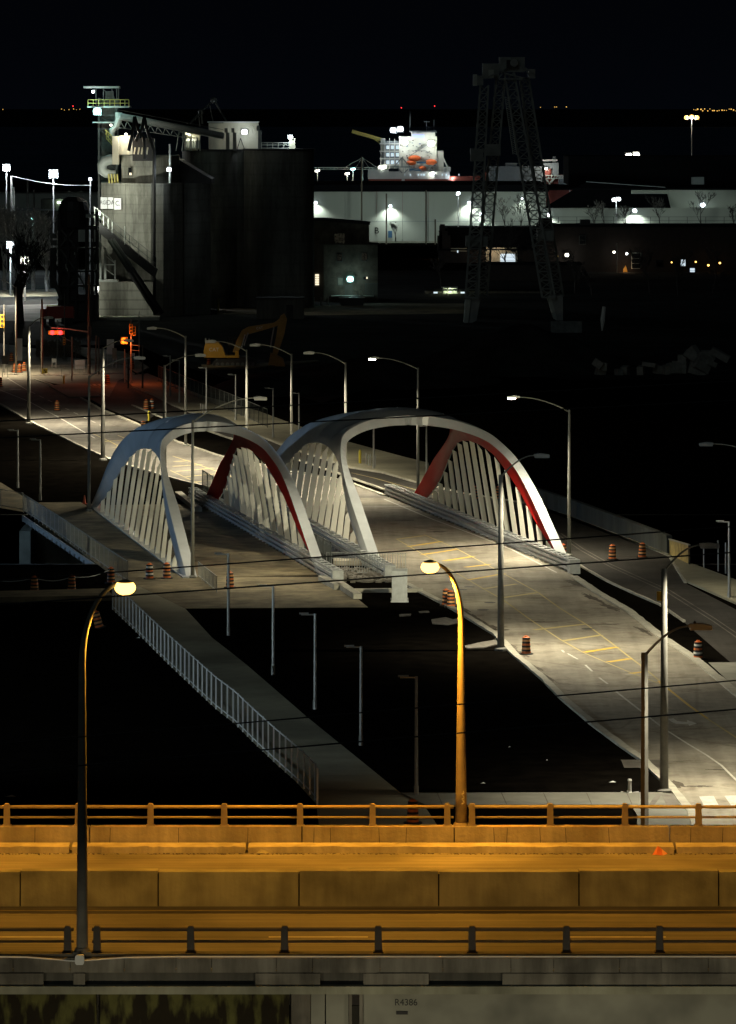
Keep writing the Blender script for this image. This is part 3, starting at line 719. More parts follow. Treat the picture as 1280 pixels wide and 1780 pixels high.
# ---------------------------------------------------------------- street lamps
def street_lamp(label, base, h, reach, rise, dirx, energy=2600, m='pole', r0=0.14, r1=0.085, dy=0.0, hd=None, square=False, conc=False, color=LED, angle=158, drop=False, group='davit street lamps along the new road'):
    root = thing('street_lamp', label, 'street lamp', base, group=group)
    z = h
    mb = MB(); n = 4 if square else 10
    mb.tube([(0,0,0),(0,0,h*.5),(0,0,h)], [r0,(r0+r1)/2,r1], n); mb.build('pole', m, root, smooth=not square)
    mb = MB(); mb.lathe([(r0*1.9,0),(r0*1.9,0.12),(r0*1.2,0.20)], 10); mb.build('base_flange', m, root)
    pts = []
    for i in range(9):
        t = i/8; pts.append((dirx*reach*t, dy*t, h-0.15 + rise*math.sin(t*math.pi/2)**0.9 if t>0 else h-0.15))
    mb = MB(); mb.tube(pts, [0.055-0.02*i/8 for i in range(9)], 8); mb.build('arm', m, root, smooth=True)
    hx = dirx*reach; hz = h-0.15+rise
    s = dirx
    mb = MB()
    mb.yprism([(hx-s*.05,hz-.05),(hx-s*.05,hz+.07),(hx+s*.35,hz+.12),(hx+s*.85,hz+.05),(hx+s*.85,hz-.02),(hx+s*.3,hz-.06)], dy-0.17, dy+0.17)
    if not drop:
        for yy in (dy-.185, dy+.185): mb.box(min(hx,hx+s*.86), max(hx,hx+s*.86), yy-.012, yy+.012, hz-.15, hz+.02)
        mb.box(min(hx+s*.85,hx+s*.88), max(hx+s*.85,hx+s*.88), dy-.19, dy+.19, hz-.13, hz+.02)
    hd_ = mb.build('lamp_head', 'galv', root)
    mb = MB(); mb.box(min(hx+s*.25,hx+s*.8), max(hx+s*.25,hx+s*.8), dy-.10, dy+.10, hz-.15 if drop else hz-.068, hz-.064); mb.build('lens', 'e_led' if energy > 0 else 'galv', hd_)
    mb = MB(); mb.lathe([(.05,0),(.05,.09),(.02,.11)], 8, (hx+s*.2, dy, hz+.10)); mb.build('photocell', 'dark', hd_)
    if energy > 0:
        light('lamp_spot', 'SPOT', (hx+s*.5, dy, hz-(.20 if drop else .10)), energy, color, root, size=0.12 if drop else .02, target=(hx+s*2.6, dy, hz-6), angle=angle, blend=0.8)
    return root
def byD(px, D): return Vector((WX(px,D), D, 0))
E0 = 12500
street_lamp('tall steel lamp with lit head at the right arch foot, rightmost of its row', G(990,967), 10.5, 3.6, 1.05, -1, E0*1.25, drop=True)
street_lamp('lit steel lamp whose pole stands just left of the right arch red leg', G(727,858), 10.5, 3.3, 0.95, -1, E0, drop=True)
street_lamp('steel lamp whose pole rises from behind the crown of the right arch', byD(601,391), 10.5, 2.7, 1.0, -1, E0)
street_lamp('thick pale lamp pole between the two bridges, behind the left side of the right arch', byD(507,405), 10.5, 2.8, 0.95, -1, E0*.85)
street_lamp('pale lamp pole rising behind the right shoulder of the left arch', byD(429,412), 10.5, 2.8, 0.9, -1, E0*.85)
street_lamp('pale lamp pole seen through the left arch opening with head over the dark old road', byD(323,437), 10.5, 2.8, 0.9, -1, E0*.85)
street_lamp('concrete lamp pole on the left kerb beyond the left arch under the amber signal', G(179,800), 10.3, 1.9, 0.8, 1, E0*1.0, m='cpole', r0=.2, r1=.12)
street_lamp('thin steel lamp at the back foot of the left arch beside the orange cone', G(155,889), 10.8, 3.6, 1.6, 1, 0)
street_lamp('concrete lamp pole at the left kerb of the far road near the picture edge', G(50,737), 10.0, 1.6, 1.0, 1, E0*1.5, m='cpole', r0=.2, r1=.12)
street_lamp('steel lamp with long arm standing directly in front of the left arch', G(335,1005), 10.8, 4.2, 1.65, 1, E0*.34)
sl_ = street_lamp('concrete lamp pole on the left kerb in front of the right arch', G(871,1131), 10.4, 2.0, 1.3, 1, E0*1.1, m='cpole', r0=.21, r1=.13)
b_ = sl_.location; light('lamp_spot','SPOT',(2.6,.25,11.2),27000,(1,.92,.62),sl_,size=.15,target=Vector((-4,341,3))-b_,angle=44,blend=.5)  # extra forward spot added in this lamp head to light the arches
street_lamp('concrete lamp pole with small yellow box at the lower right kerb corner', G(1155,1378), 10.5, 1.7, 1.25, 1, E0*1.0, m='cpole', r0=.21, r1=.13)
street_lamp('dark square lamp pole at lower right rising from behind the highway rail', byD(1121,183), 10.4, 1.8, 1.2, 1, E0*.55, m='cpole', r0=.17, r1=.13, square=True)
street_lamp('lamp reaching in from the right picture edge over the wall sidewalk', byD(1322,300), 9.6, 3.1, 0.75, -1, E0*.15)
street_lamp('orange lit lamp pole at the far left of the intersection', byD(28,555), 10.6, 2.5, 1.1, -1, E0*1.5, color=(1.0,.80,.52))
street_lamp('short concrete lamp pole with arm seen against the left shoulder of the arch', byD(286,387), 10.5, 2.6, 1.0, 1, 0, m='cpole', r0=.2, r1=.12)
# yellow box on the pole
c = G(1155,1378); mb = MB(); mb.box(-.34,-.14,-.15,.15,0,.42); o = mb.build('signal_box','signal', loc=c+Vector((0,0,9.0))); tag(o,'small yellow box strapped to the lower right concrete pole','signal box')

def path_lamp(label, base, h, d=-1, m='galv'):
    root = thing('path_lamp', label, 'path lamp', base, group='slim path lamps')
    mb = MB(); mb.tube([(0,0,0),(0,0,h)], [.095,.07], 8); mb.build('pole', m, root)
    mb = MB(); mb.tube([(0,0,0),(0,0,.5)], [.115,.115], 8); mb.build('base_cover', m, root)
    mb = MB(); mb.box(min(0,d*.75), max(0,d*.75), -.05,.05,h-.08,h-.02); mb.build('arm', m, root)
    mb = MB(); mb.box(min(d*.35,d*.85), max(d*.35,d*.85), -.12,.12,h-.02,h+.05); mb.build('lamp_head', m, root)
PLS = [((397,1105),5.0,'slim unlit path lamp in front of the left arch foot, first of the near row'),((475,1173),5.05,'slim unlit path lamp second in the near row from the arch'),
 ((548,1233),5.1,'slim unlit path lamp in the middle of the near row on dark soil'),((628,1296),5.0,'slim unlit path lamp fourth in the near row from the arch'),
 ((724,1385),5.6,'slim unlit path lamp at the end of the footpath by the highway rail'),
 ((31,848),4.9,'slim pole at far left on dark soil with small cross bracket'),((70,870),5.0,'slim path lamp on dark soil just right of the bracketed pole'),
 ((475,762),4.9,'slim path lamp on the far sidewalk between the two pale poles'),((520,770),4.8,'slim path lamp just right of the thick pale lamp pole'),
 ((650,816),4.3,'slim path lamp seen through the right arch opening by bike stands'),((742,830),4.5,'slim path lamp beside the red leg of the right arch'),
 ((410,732),4.8,'slim path lamp behind the lamp arm above the left arch'),((359,718),4.8,'slim path lamp on the sidewalk between lamp poles'),
 ((312,701),4.7,'slim path lamp near the start of the far metal fence'),((296,690),4.6,'slim path lamp left of the far metal fence'),
 ((1268,1042),5.1,'slim path lamp by the right picture edge on the wall sidewalk')]
for b, h, lab in PLS: path_lamp(lab, G(*b), h)
for i, (x, y0, y1) in enumerate([(1224,987,943),(1249,993,939),(1262,997,943)]):
    b = G(x, y0); hh = (y0-y1)*b.y/FPX; mb = MB(); mb.tube([(0,0,0),(0,0,hh)], .05, 8)
    tag(mb.build('steel_post','galv',loc=b), ['leftmost','middle','rightmost'][i]+' of three thin bare posts beyond the ochre wall end at right', 'post', 'thin posts beyond the wall')

# ---------------------------------------------------------------- traffic barrels
def barrel(base, label, tilt=0, white=False, s=1.0, dim=False):
    root = thing('traffic_barrel', label, 'traffic barrel', base, group='orange and black traffic barrels'); root.rotation_euler = (0, R(tilt), 0); root.scale = (s,s,s)
    mb = MB(); mb.lathe([(.42,0),(.42,.07),(.30,.09)], 14); mb.build('rubber_base','black',root)
    z = .09; r = .275
    seq = ['o','b','o','b','o','b','o','b']
    for i, k in enumerate(seq):
        h = .115; r2 = r-.007
        mb = MB(); mb.lathe([(r,z),(r2,z+h)], 14)
        mb.build('band', {'o':('bandw' if white and i in (2,6) else 'band') if i%4==2 else 'orange','b':'blackband'}[k], root, smooth=False)
        z += h; r = r2
    mb = MB(); mb.lathe([(r,z),(r*.8,z+.03),(.10,z+.05),(.10,z+.10)], 12); mb.build('cap','orange',root)
BR = [((915,1138),'traffic barrel on the lit road by the left kerb, right of the concrete pole',0,0),((784,1056),'traffic barrel partly hidden behind the sodium highway pole, orange',0,0),
 ((776,1053),'dull traffic barrel just left of the one at the sodium pole',0,0),((1065,973),'traffic barrel on the old road left of its twin near the wall',0,0),((1117,970),'traffic barrel nearest the long old wall',0,0),
 ((1214,1146),'traffic barrel with torn white bands on dark soil at right kerb',0,1),((979,972),'traffic barrel squeezed against the front foot of the right arch',0,0),((260,1007),'traffic barrel with bright white band on the footway left of the arch foot',0,1),
 ((290,1006),'dark traffic barrel beside the front foot of the left arch',0,0),((400,1022),'traffic barrel half hidden by the first slim path lamp',0,0),((60,1030),'leftmost taped traffic barrel on the channel bank',0,0),
 ((125,1028),'middle taped traffic barrel on the channel bank',0,0),((193,1014),'taped traffic barrel nearest the footway railing',0,0),((173,1092),'leaning traffic barrel below the sodium lamp curve',-14,0),
 ((99,714),'traffic barrel alone on the far grey road',0,0),((254,712),'traffic barrel on the old road, left of the pair',0,0),((264,711),'white banded traffic barrel on the old road, right of the pair',0,1),
 ((249,751),'traffic barrel at the kerb tip behind the left arch shoulder',0,0),((827,868),'traffic barrel seen between hangers of the right arch, left one',0,0),((868,868),'traffic barrel seen between hangers of the right arch, right one',0,0),
 ((0,672),'traffic barrel cut by the left picture edge',0,0),((20,628),'stacked barrel behind the dark sign at far left',0,0),((26,648),'traffic barrel at the foot of the orange lit lamp',0,0),((34,648),'second traffic barrel right of the orange lit lamp',0,0),
 ((42,645),'third traffic barrel right of the orange lit lamp',0,0),((187,668),'traffic barrel behind the concrete pole at the brown lane',0,0),((230,643),'traffic barrel under the yellow signal pole',0,0),((718,1432),'barrel glimpsed behind the far highway rail',0,0)]
for b, lab, ti, wh in BR: barrel(G(*b), lab, ti, bool(wh), 1.0)
# warning tape between barrels
for i, (a, b) in enumerate([((-30,1030),(60,1030)),((60,1030),(125,1028)),((125,1028),(193,1014))]):
    A = G(*a)+Vector((0,0,.95)); B = G(*b)+Vector((0,0,.95)); pts = [A.lerp(B,t/10)+Vector((0,0,-.22*math.sin(math.pi*t/10))) for t in range(11)]
    mb = MB(); mb.tube([p-A for p in pts], .02, 4); tag(mb.build('barrier_rope','sign',loc=A), ['pale rope leaving the leftmost bank barrel','pale rope between the two left bank barrels','pale rope rising to the barrel by the railing'][i], 'rope')
def cone(p, lab):
    root = thing('traffic_cone', lab, 'traffic cone', G(*p))
    mb = MB(); mb.box(-.2,.2,-.2,.2,0,.04); mb.build('cone_base','cone',root)
    mb = MB(); mb.lathe([(.15,.04),(.03,.72)], 12); mb.build('cone_body','cone',root)
cone((147,876), 'orange traffic cone beside the thin steel lamp at the arch back foot')
def bollard(p, lab, h=1.0, m='yellowpost', r=.12):
    mb = MB(); mb.lathe([(r,0),(r,h-.1),(r*.6,h),(.02,h+.03)], 10); tag(mb.build('bollard',m,loc=G(*p)), lab, 'bollard', 'bollards and small posts')
bollard((259,731),'short yellow hydrant-like post on the strip beside the old road'); bollard((626,807),'yellow post beside the bike stands seen under the right arch',1.3)
bollard((111,667),'yellow post on the far left traffic island',.95)
for i,(x,y) in enumerate([(637,809),(641,812),(644,811),(653,813)]): bollard((x,y), ['first','second','third','fourth'][i]+' grey stand from the left under the right arch opening', 1.1,'galv',.05)
for i,(x,y) in enumerate([(349,718),(353,719),(357,720)]): bollard((x,y), ['first','second','third'][i]+' thin grey stand from the left by the far sidewalk lamps', 1.0,'galv',.05)
# anchor stand near the corner
c = G(1095,1381); t = thing('hydrant_stub','pale bolted stub standing on soil near the lower right corner','hydrant',c)
mb = MB(); mb.lathe([(.17,0),(.12,.1),(.09,.14),(.08,.62),(.11,.64),(.08,.72)],10); mb.build('stub','sign',t)
for a in (0,1.8,2.9): 
    mb = MB(); mb.bar((0,0,.05),(math.cos(a)*.42,math.sin(a)*.3,.10),.08,.06); mb.build('foot','sign',t)
# kerb-side electrical box: grey post box at the yellow signal box (far island)
c = G(78,654); t = thing('arrow_sign','yellow keep-right arrow sign on the tip of the far island','road sign',c)
mb = MB(); mb.box(-.32,.32,-.03,.03,.35,.95); mb.build('sign_plate','yellowpost',t)
mb = MB(); mb.box(-.04,.04,.03,.09,0,.9); mb.build('sign_post','galv',t)
mb = MB(); mb.add([(-.14,-.035,.8),(-.04,-.035,.8),(-.02,-.035,.6),(.06,-.035,.55),(.0,-.035,.42),(.17,-.035,.42),(.15,-.035,.62),(.1,-.035,.58),(-.08,-.035,.66)],[tuple(range(9))]); mb.build('arrow','letter',t)

# ---------------------------------------------------------------- old wall on the right
a = G(911,873); bpt = G(1164,966); t = thing('old_bridge_wall','long low stained concrete wall along the old road','wall', a)
P = resample([G(911,872),G(999,901),G(1080,932),G(1164,965)], 9)
for i in range(8):
    p, q = P[i]-a, P[i+1]-a; d = (q-p).normalized()*0.02
    mb = MB(); mb.bar(p+d+Vector((0,0,.60)), q-d+Vector((0,0,.60)), .35, 1.2); mb.build('wall_panel','wallc',t)
    mb = MB(); mb.bar(p+Vector((0,0,1.32)), q+Vector((0,0,1.32)), .42, .22); mb.build('coping','wallc',t)
c = G(1164,967); t = thing('plywood_hoarding','ochre plywood sheet closing the near end of the long low wall','hoarding',c)
q = G(1199,984)-c
mb = MB(); mb.add([(0,0,0),(q.x,q.y,0),(q.x,q.y,1.45),(0,0,1.2)],[(0,1,2,3)]); mb.add([(0,.12,0),(q.x,q.y+.12,0),(q.x,q.y+.12,1.45),(0,.12,1.2)],[(3,2,1,0),(0,3,7-0,4)][:1]); 
mb.build('sheet','hoard',t)
mb = MB(); mb.bar((q.x,q.y+.1,0),(q.x,q.y+.1,1.45),.14); mb.build('frame','dark',t)
mb = MB(); mb.bar((0,0.06,1.22),(q.x,q.y+.06,1.48),.16,.08); mb.build('cap','kerb',t)

# ================================================================== THE ELEVATED HIGHWAY (foreground)
HZ = 7.0
DN, DM0, DM1, DF = 132.8, 144.3, 144.9, 155.3
XL, XR = -42.0, 42.0
g = MB(); g.box(XL,XR,DN+0.25,DM0,HZ-0.9,HZ); struct('highway_near_carriageway', g, 'hwroadn')
g = MB(); g.box(XL,XR,DM1,DF,HZ-0.9,HZ+.003); struct('highway_far_carriageway', g, 'hwroad')
# far parapet, in cast lengths, with its kerb
t = thing('far_parapet','sodium lit concrete parapet behind the highway lanes under the double rail','parapet',(0,DF,HZ))
cuts = [XL, -36.1,-27.2,-18.3,-9.4, WX(525,DF), WX(790,DF), WX(1165,DF), 19.1, 28.0, 36.9, XR]
for i in range(len(cuts)-1):
    mb = MB(); x0, x1 = cuts[i]+.02, cuts[i+1]-.02
    mb.add([(x0,0,0),(x1,0,0),(x1,.06,.78),(x0,.06,.78),(x0,.5,0),(x1,.5,0),(x1,.44,.78),(x0,.44,.78)],[(0,1,2,3),(3,2,6,7),(5,4,7,6),(0,3,7,4),(1,5,6,2),(0,4,5,1)])
    mb.build('parapet_segment','hwcon',t)
t2 = thing('far_kerb','long broken concrete kerb at the foot of the sodium lit parapet','kerb',(0,DF-.75,HZ))
kc = [XL,-30,-20,-10, WX(430,DF), WX(1172,DF), 22, 32, XR]
for i in range(len(kc)-1):
    mb = MB(); V=[];F=[]; n = 30; x0, x1 = kc[i]+.05, kc[i+1]-.05
    for k in range(n+1):
        x = x0+(x1-x0)*k/n; j = rnd.uniform(-.035,.035)
        V += [(x,j,0),(x,.06+j,.22+rnd.uniform(-.02,.02)),(x,.70,.26),(x,.70,0)]
    for k in range(n):
        for q in range(3): F.append((k*4+q,(k+1)*4+q,(k+1)*4+q+1,k*4+q+1))
    F += [(0,1,2,3)[::-1], tuple(n*4+q for q in (0,1,2,3))]
    mb.add(V,F); mb.build('kerb_length','hwcon',t2)
# cracks and cast joints of the far parapet, grit along the kerb
for i, px_ in enumerate((-300,-180,60,190,310,430,545,575,660,705,860,880,940,985,1060,1200,1255,1400,1520)):
    mb = MB(); x_ = WX(px_,DF); j_ = rnd.uniform(-.05,.05)
    mb.add([(x_,-.004,.02),(x_+.018,-.004,.02),(x_+j_+.014,.050,.74),(x_+j_,.050,.74)],[(0,1,2,3)]); mb.build('crack','black',t)
g = MB()
for i in range(900):
    x_ = rnd.uniform(-20,20); y_ = DF-.80-abs(rnd.gauss(0,.10)); s_ = rnd.uniform(.008,.03)
    g.obox((x_,y_,HZ+.006+s_*.4),(s_*2,0,0),(0,s_,0),(0,0,s_))
tag(g.build('kerb_grit','gravel'),'scattered grit and small debris along the highway kerb','grit',kind='stuff')
# rails
def rail_run(root, x0, x1, y, z, posts, dark, h=.74, fat=.055):
    m = 'hwrail_unlit' if dark else 'hwrail'
    mb = MB(); mb.tube([(x0,y,z+h-.10),(x1,y,z+h-.10)], fat, 10); mb.build('top_rail', m, root, smooth=True)
    mb = MB(); mb.tube([(x0,y,z+h-.45),(x1,y,z+h-.45)], fat*.72, 10); mb.build('lower_rail', m, root, smooth=True)
    for x in posts:
        mb = MB(); mb.yprism([(x-.11,z),(x+.11,z),(x+.09,z+h-.02),(x+.05,z+h+.01),(x-.07,z+h+.01),(x-.10,z+h-.05)][::1], y-.09 if not dark else y-.12, y+.12 if not dark else y+.09); mb.build('post', m, root)
        mb = MB(); mb.box(x-.15,x+.15,y-.14,y+.14,z,z+.035); mb.build('base_plate', m, root)
fr = thing('far_guard_rail','sodium lit double pipe rail on the far parapet left of the curved pole','guard rail',(0,0,0))
fx = [12,136,262,390,522,648,778]; D_ = DF+.25
posts = [WX(x,D_) for x in fx]; posts = [posts[0]-2.47*k for k in range(12,0,-1)] + posts
rail_run(fr, XL, WX(789,D_), D_, HZ+.78, posts, False)
fr2 = thing('far_guard_rail','sodium lit double pipe rail on the far parapet right of the curved pole','guard rail',(0,0,0))
fx = [821,957,1087,1215]; posts = [WX(x,D_) for x in fx]; posts += [posts[-1]+2.55*k for k in range(1,11)]
rail_run(fr2, WX(815,D_), XR, D_, HZ+.78, posts, False)
# median barrier
t = thing('median_barrier','tall olive concrete median barrier between the two carriageways','barrier',(0,DM0,HZ))
mx = [35,275,520,763,1007,1250]; seams = [WX(x,DM0) for x in mx]; st = (seams[-1]-seams[0])/5
seams = [seams[0]-st*k for k in range(7,0,-1)] + seams + [seams[-1]+st*k for k in range(1,7)]
for i in range(len(seams)-1):
    mb = MB(); x0, x1 = seams[i]+.022, seams[i+1]-.022; zt = 1.07 + (.03 if i % 2 else 0)
    mb.add([(x0,0,0),(x1,0,0),(x1,.05,zt),(x0,.05,zt),(x0,.6,0),(x1,.6,0),(x1,.55,zt),(x0,.55,zt)],[(0,1,2,3),(3,2,6,7),(5,4,7,6),(0,3,7,4),(1,5,6,2),(0,4,5,1)])
    mb.build('barrier_segment','hwbar',t)
    mb = MB(); mb.box(x1-.01,x1+.05,.12,.5,0,1.0); mb.build('joint_backing','black',t)  # black strip added behind each seam so no light shows through the gap
for k in range(3):
    g = MB(); g.box(XL,XR,[133.8,139.4,143.5][k],[133.8,139.4,143.5][k]+.12,HZ+.002,HZ+.006)
    if k != 1: struct('highway_edge_line', g, 'yellow_f' if k==2 else 'white')
for x in [-30+9*k for k in range(8)]:
    g = MB(); g.box(x,x+3,138.9,139.02,HZ+.002,HZ+.006); struct('highway_lane_dash', g, 'white')
# near parapet: dark coping, cracked fascia panels, recess blocks, ledge
t = thing('near_parapet','grimy near parapet of the highway with cracked fascia panels and white conduit','parapet',(0,DN,HZ))
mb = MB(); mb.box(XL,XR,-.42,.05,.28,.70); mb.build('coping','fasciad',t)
yb = 1664; 
def pz(py): return CAMZ-(py-HOR)*(DN-.5)/FPX - HZ
xs = XL
while xs < XR:
    wd = rnd.uniform(.9,2.1); mb = MB(); mb.box(xs+.008,min(XR,xs+wd)-.008,-.50-rnd.uniform(0,.02),-.42,pz(1691),pz(1666)); mb.build('fascia_panel','fascia',t); xs += wd
for (a,b) in [(-640,78),(130,150),(445,557),(632,745),(873,1280),(1420,1700)]:
    mb = MB(); mb.box(WX(a,DN),WX(b,DN),-.56,-.30,pz(1714),pz(1692)); mb.build('bracket_block','fascia',t)
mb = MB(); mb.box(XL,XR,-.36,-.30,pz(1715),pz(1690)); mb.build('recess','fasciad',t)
mb = MB(); mb.box(XL,XR,-.66,-.25,pz(1727),pz(1713.5)); mb.build('ledge','hwbar',t)
mb = MB(); pts = []
for k in range(61):
    x = XL+(XR-XL)*k/60; dx = x-WX(141,DN); pts.append((x,-.54,pz(1663)-.13*math.exp(-(dx/1.0)**2)))
mb.tube(pts,.022,6); mb.build('conduit','sign',t)
# girder below: mossy concrete at left, painted beam at right
t = thing('underdeck_wall','mossy soot streaked wall under the highway at lower left','wall',(0,DN,HZ+pz(1727)))
H = 4.0
mb = MB(); mb.box(XL,WX(168,DN),-.15,.2,-H,0); mb.build('wall_bay','moss',t)
mb = MB(); mb.box(WX(174,DN),WX(503,DN),-.15,.2,-H,0); mb.build('wall_bay','moss',t)
t = thing('deck_girder','grey painted girder under the highway with stencilled number','girder',(0,DN,HZ+pz(1727)))
mb = MB(); mb.box(WX(541,DN),WX(565,DN),-.15,.2,-H,0); mb.build('girder_end','girder',t)
mb = MB(); mb.box(WX(567,DN),WX(606,DN),-.10,.2,-H,0); mb.build('girder_end','girder',t)
mb = MB(); mb.box(WX(506,DN),WX(540,DN),.05,.3,-H,0); mb.build('girder_end','fascia',t)
gb = MB(); gb.box(WX(632,DN),XR,-.22,.2,-H,0); gbo = gb.build('girder_web','girder',t)
mb = MB(); mb.box(WX(607,DN),WX(612,DN),-.3,.4,-H,-.02); mb.box(WX(625,DN),WX(631,DN),-.3,.4,-H,-.02); mb.build('bearing_stiffener','fascia',t)
mb = MB(); mb.box(WX(600,DN),WX(640,DN),-.34,.1,-.06,0); mb.build('bearing_plate','dark',t)
text('stencil_number','R4386',(WX(706,DN),-.235,-.32),.27,'letter',parent=t,ext=.002,sx=.95)
mb = MB(); mb.box(WX(689,DN),WX(709,DN),-.26,-.22,-.66,-.57); mb.build('plate','letter',t)
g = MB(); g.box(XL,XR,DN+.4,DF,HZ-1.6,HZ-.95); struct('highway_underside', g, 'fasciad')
for x in (-33, -11, 11, 33):
    g = MB(); g.box(x-.9,x+.9,DN+5,DN+7,0,HZ-1.6); g.box(x-.9,x+.9,DF-7,DF-5,0,HZ-1.6); tag(g.build('highway_pier','fascia'), 'concrete highway pier below the deck at %s' % {-33:'far left',-11:'left of centre',11:'right of centre',33:'far right'}[x],'pier')
# near rails (seen from behind, dark)
nr = thing('near_guard_rail','dark double pipe rail on the near parapet right of the tall pole','guard rail',(0,0,0))
D_ = DN-.15
nx = [169,332,495,658,821,985,1147]; posts = [WX(x,D_) for x in nx]; posts += [posts[-1]+2.7*k for k in range(1,12)]
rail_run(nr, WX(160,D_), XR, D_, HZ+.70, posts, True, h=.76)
nr2 = thing('near_guard_rail','dark double pipe rail on the near parapet left of the tall pole','guard rail',(0,0,0))
posts = [WX(118,D_)-2.7*k for k in range(0,13)]
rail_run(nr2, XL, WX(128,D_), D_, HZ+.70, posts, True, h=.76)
# sodium lamps
SOD2 = (1.0, .46, .045)
def sodium(label, base, h, hd, m, energy, r0=.17, color=SOD, ang=150):
    root = thing('sodium_lamp', label, 'highway lamp', base, group='sodium highway lamps')
    dx, dyy, dz = hd  # head relative to base
    s = 1 if dx > 0 else -1; a = abs(dx)
    pts = [(0,0,0)]; rs = [r0]
    bend = dz-2.1
    for k in range(1,7): pts.append((0,0,bend*k/6)); rs.append(r0-(r0-.10)*k/6)
    for k in range(1,11):
        an = k/10*math.pi/2*.92
        pts.append((s*a*(1-math.cos(an)), dyy*k/10, bend+(dz-bend)*math.sin(an))); rs.append(.10-.045*k/10)
    mb = MB(); mb.tube(pts, rs, 14); mb.build('pole', m, root, smooth=True)
    mb = MB(); mb.box(-.26,.26,-.2,.2,0,.06); mb.lathe([(r0*1.35,.06),(r0*1.2,.16)],12); mb.build('base_plate', m, root)
    e = pts[-1]
    mb = MB(); mb.lathe([(.10,0),(.24,.03),(.22,.12),(.10,.18),(.02,.2)], 12, (e[0]+s*.28, e[1], e[2]-.03)); hd_ = mb.build('lamp_head', m, root)
    mb = MB(); mb.sphere((e[0]+s*.28, e[1], e[2]-.08), .31, 10, .72); mb.build('refractor_bowl','e_sod',hd_, smooth=True)
    light('sodium_light','SPOT',(e[0]+s*.28, e[1], e[2]-.46), energy, color, root, size=.12, target=(e[0]+s*.3, e[1], 0), angle=ang, blend=.3)
    return root
bN = Vector((WX(143,DN-.3), DN-.3, HZ+.70))
sodium('tall curved sodium lamp on the near parapet, lit, at lower left', bN, 10, (WX(203,132)-bN.x, 1.2, WZ(1020,133)-bN.z), 'cpole', 3000, color=SOD2)
bF = Vector((WX(802,DF+.35), DF+.35, HZ+.72))
sodium('curved sodium lamp on the far parapet with glowing head beside the lit road', bF, 9, (WX(757,154)-bF.x, -1.0, WZ(984,154)-bF.z), 'hwrail', 6500, .2, ang=176)
for X, lab, yy in ((-17,'curved sodium lamp on the far parapet beyond the left picture edge',DF+.35),(24,'curved sodium lamp on the far parapet beyond the right picture edge',DF+.35)):
    sodium(lab, Vector((X,yy,HZ+.72)), 9, (-.9,-1.0,8.9), 'hwrail', 6000, .2)
sodium('curved sodium lamp on the near parapet beyond the right picture edge', Vector((22,DN-.3,HZ+.72)), 9, (.9,1.0,9.5), 'cpole', 3600, .2, color=SOD2)
# junction box with conduit, wire wrap
mb = MB(); x=WX(141,DN); mb.yprism([(x-.13,-.09),(x-.09,-.14),(x+.09,-.14),(x+.13,-.09),(x+.13,.09),(x+.09,.14),(x-.09,.14),(x-.13,.09)],-.72,-.52)
tag(mb.build('junction_box','sign',loc=(0,DN,HZ+pz(1667))),'pale eight sided junction box below the near curved pole','junction box')
# litter
c = Vector((WX(1147,DF-1.0),DF-1.0,HZ)); mb = MB()
mb.add([(-.24,0,0),(-.12,-.12,.02),(.1,-.14,0),(.28,.02,.03),(.16,.18,.02),(-.15,.18,.03),(-.06,.02,.30),(.07,-.02,.2),(.0,.12,.22)],[(0,1,6),(1,2,7,6),(2,3,7),(3,4,8,7),(4,5,8),(5,0,6,8),(6,7,8)])
tag(mb.build('crumpled_bag','litter',loc=c),'crumpled orange plastic litter on the kerb by the parapet joint','litter')
c = Vector((WX(455,DF-.85),DF-.85,HZ)); mb = MB(); mb.add([(-.22,0,0),(-.05,-.1,.05),(.15,-.08,.02),(.24,.02,.08),(.08,.12,.1),(-.12,.1,.06),(0,0,.15)],[(0,1,6),(1,2,6),(2,3,6),(3,4,6),(4,5,6),(5,0,6)])
tag(mb.build('crumpled_paper','kerb',loc=c),'pale crumpled scrap on the kerb left of centre','litter')
# scribble on the far pole
mb = MB(); pts = [(.172,-.12,z) for z in ()]
b = bF; pts = [b+Vector((.06+.05*math.sin(k*2.1), -.215+.0*k, 1.25-.055*k)) for k in range(9)]
mb.tube([p-b for p in pts], .012, 4); tag(mb.build('graffiti_scribble','sign',loc=b),'small white scribble on the far curved pole','graffiti')

# ================================================================== OVERHEAD WIRES
def wire(label, a, b, D=112.0, r=.018):
    A = W(a[0],a[1],D); B = W(b[0],b[1],D); k = (B-A)/(b[0]-a[0])
    A2 = A - k*(a[0]+900); B2 = B + k*(2200-b[0])
    n = 24; pts = []
    for i in range(n+1):
        t = i/n; pts.append(A2.lerp(B2,t))
    mb = MB(); mb.tube([p-A2 for p in pts], r, 6); tag(mb.build('overhead_wire','black',loc=A2), label, 'wire', 'overhead power wires')
wire('topmost overhead wire, passing above the left arch crown', (0,732),(440,708))
wire('second overhead wire from the top, crossing the left arch crown', (0,761),(430,739))
wire('third overhead wire from the top, crossing the feet of both arches', (140,999),(1143,925))
wire('fourth overhead wire, passing just below the near sodium lamp head', (0,1051),(1167,968), r=.020)
wire('fifth overhead wire, crossing the footpath and the road lane line', (408,1258),(1280,1183))
wire('lowest overhead wire, crossing the curved pole and the turn arrow', (466,1303),(1280,1233), r=.020)

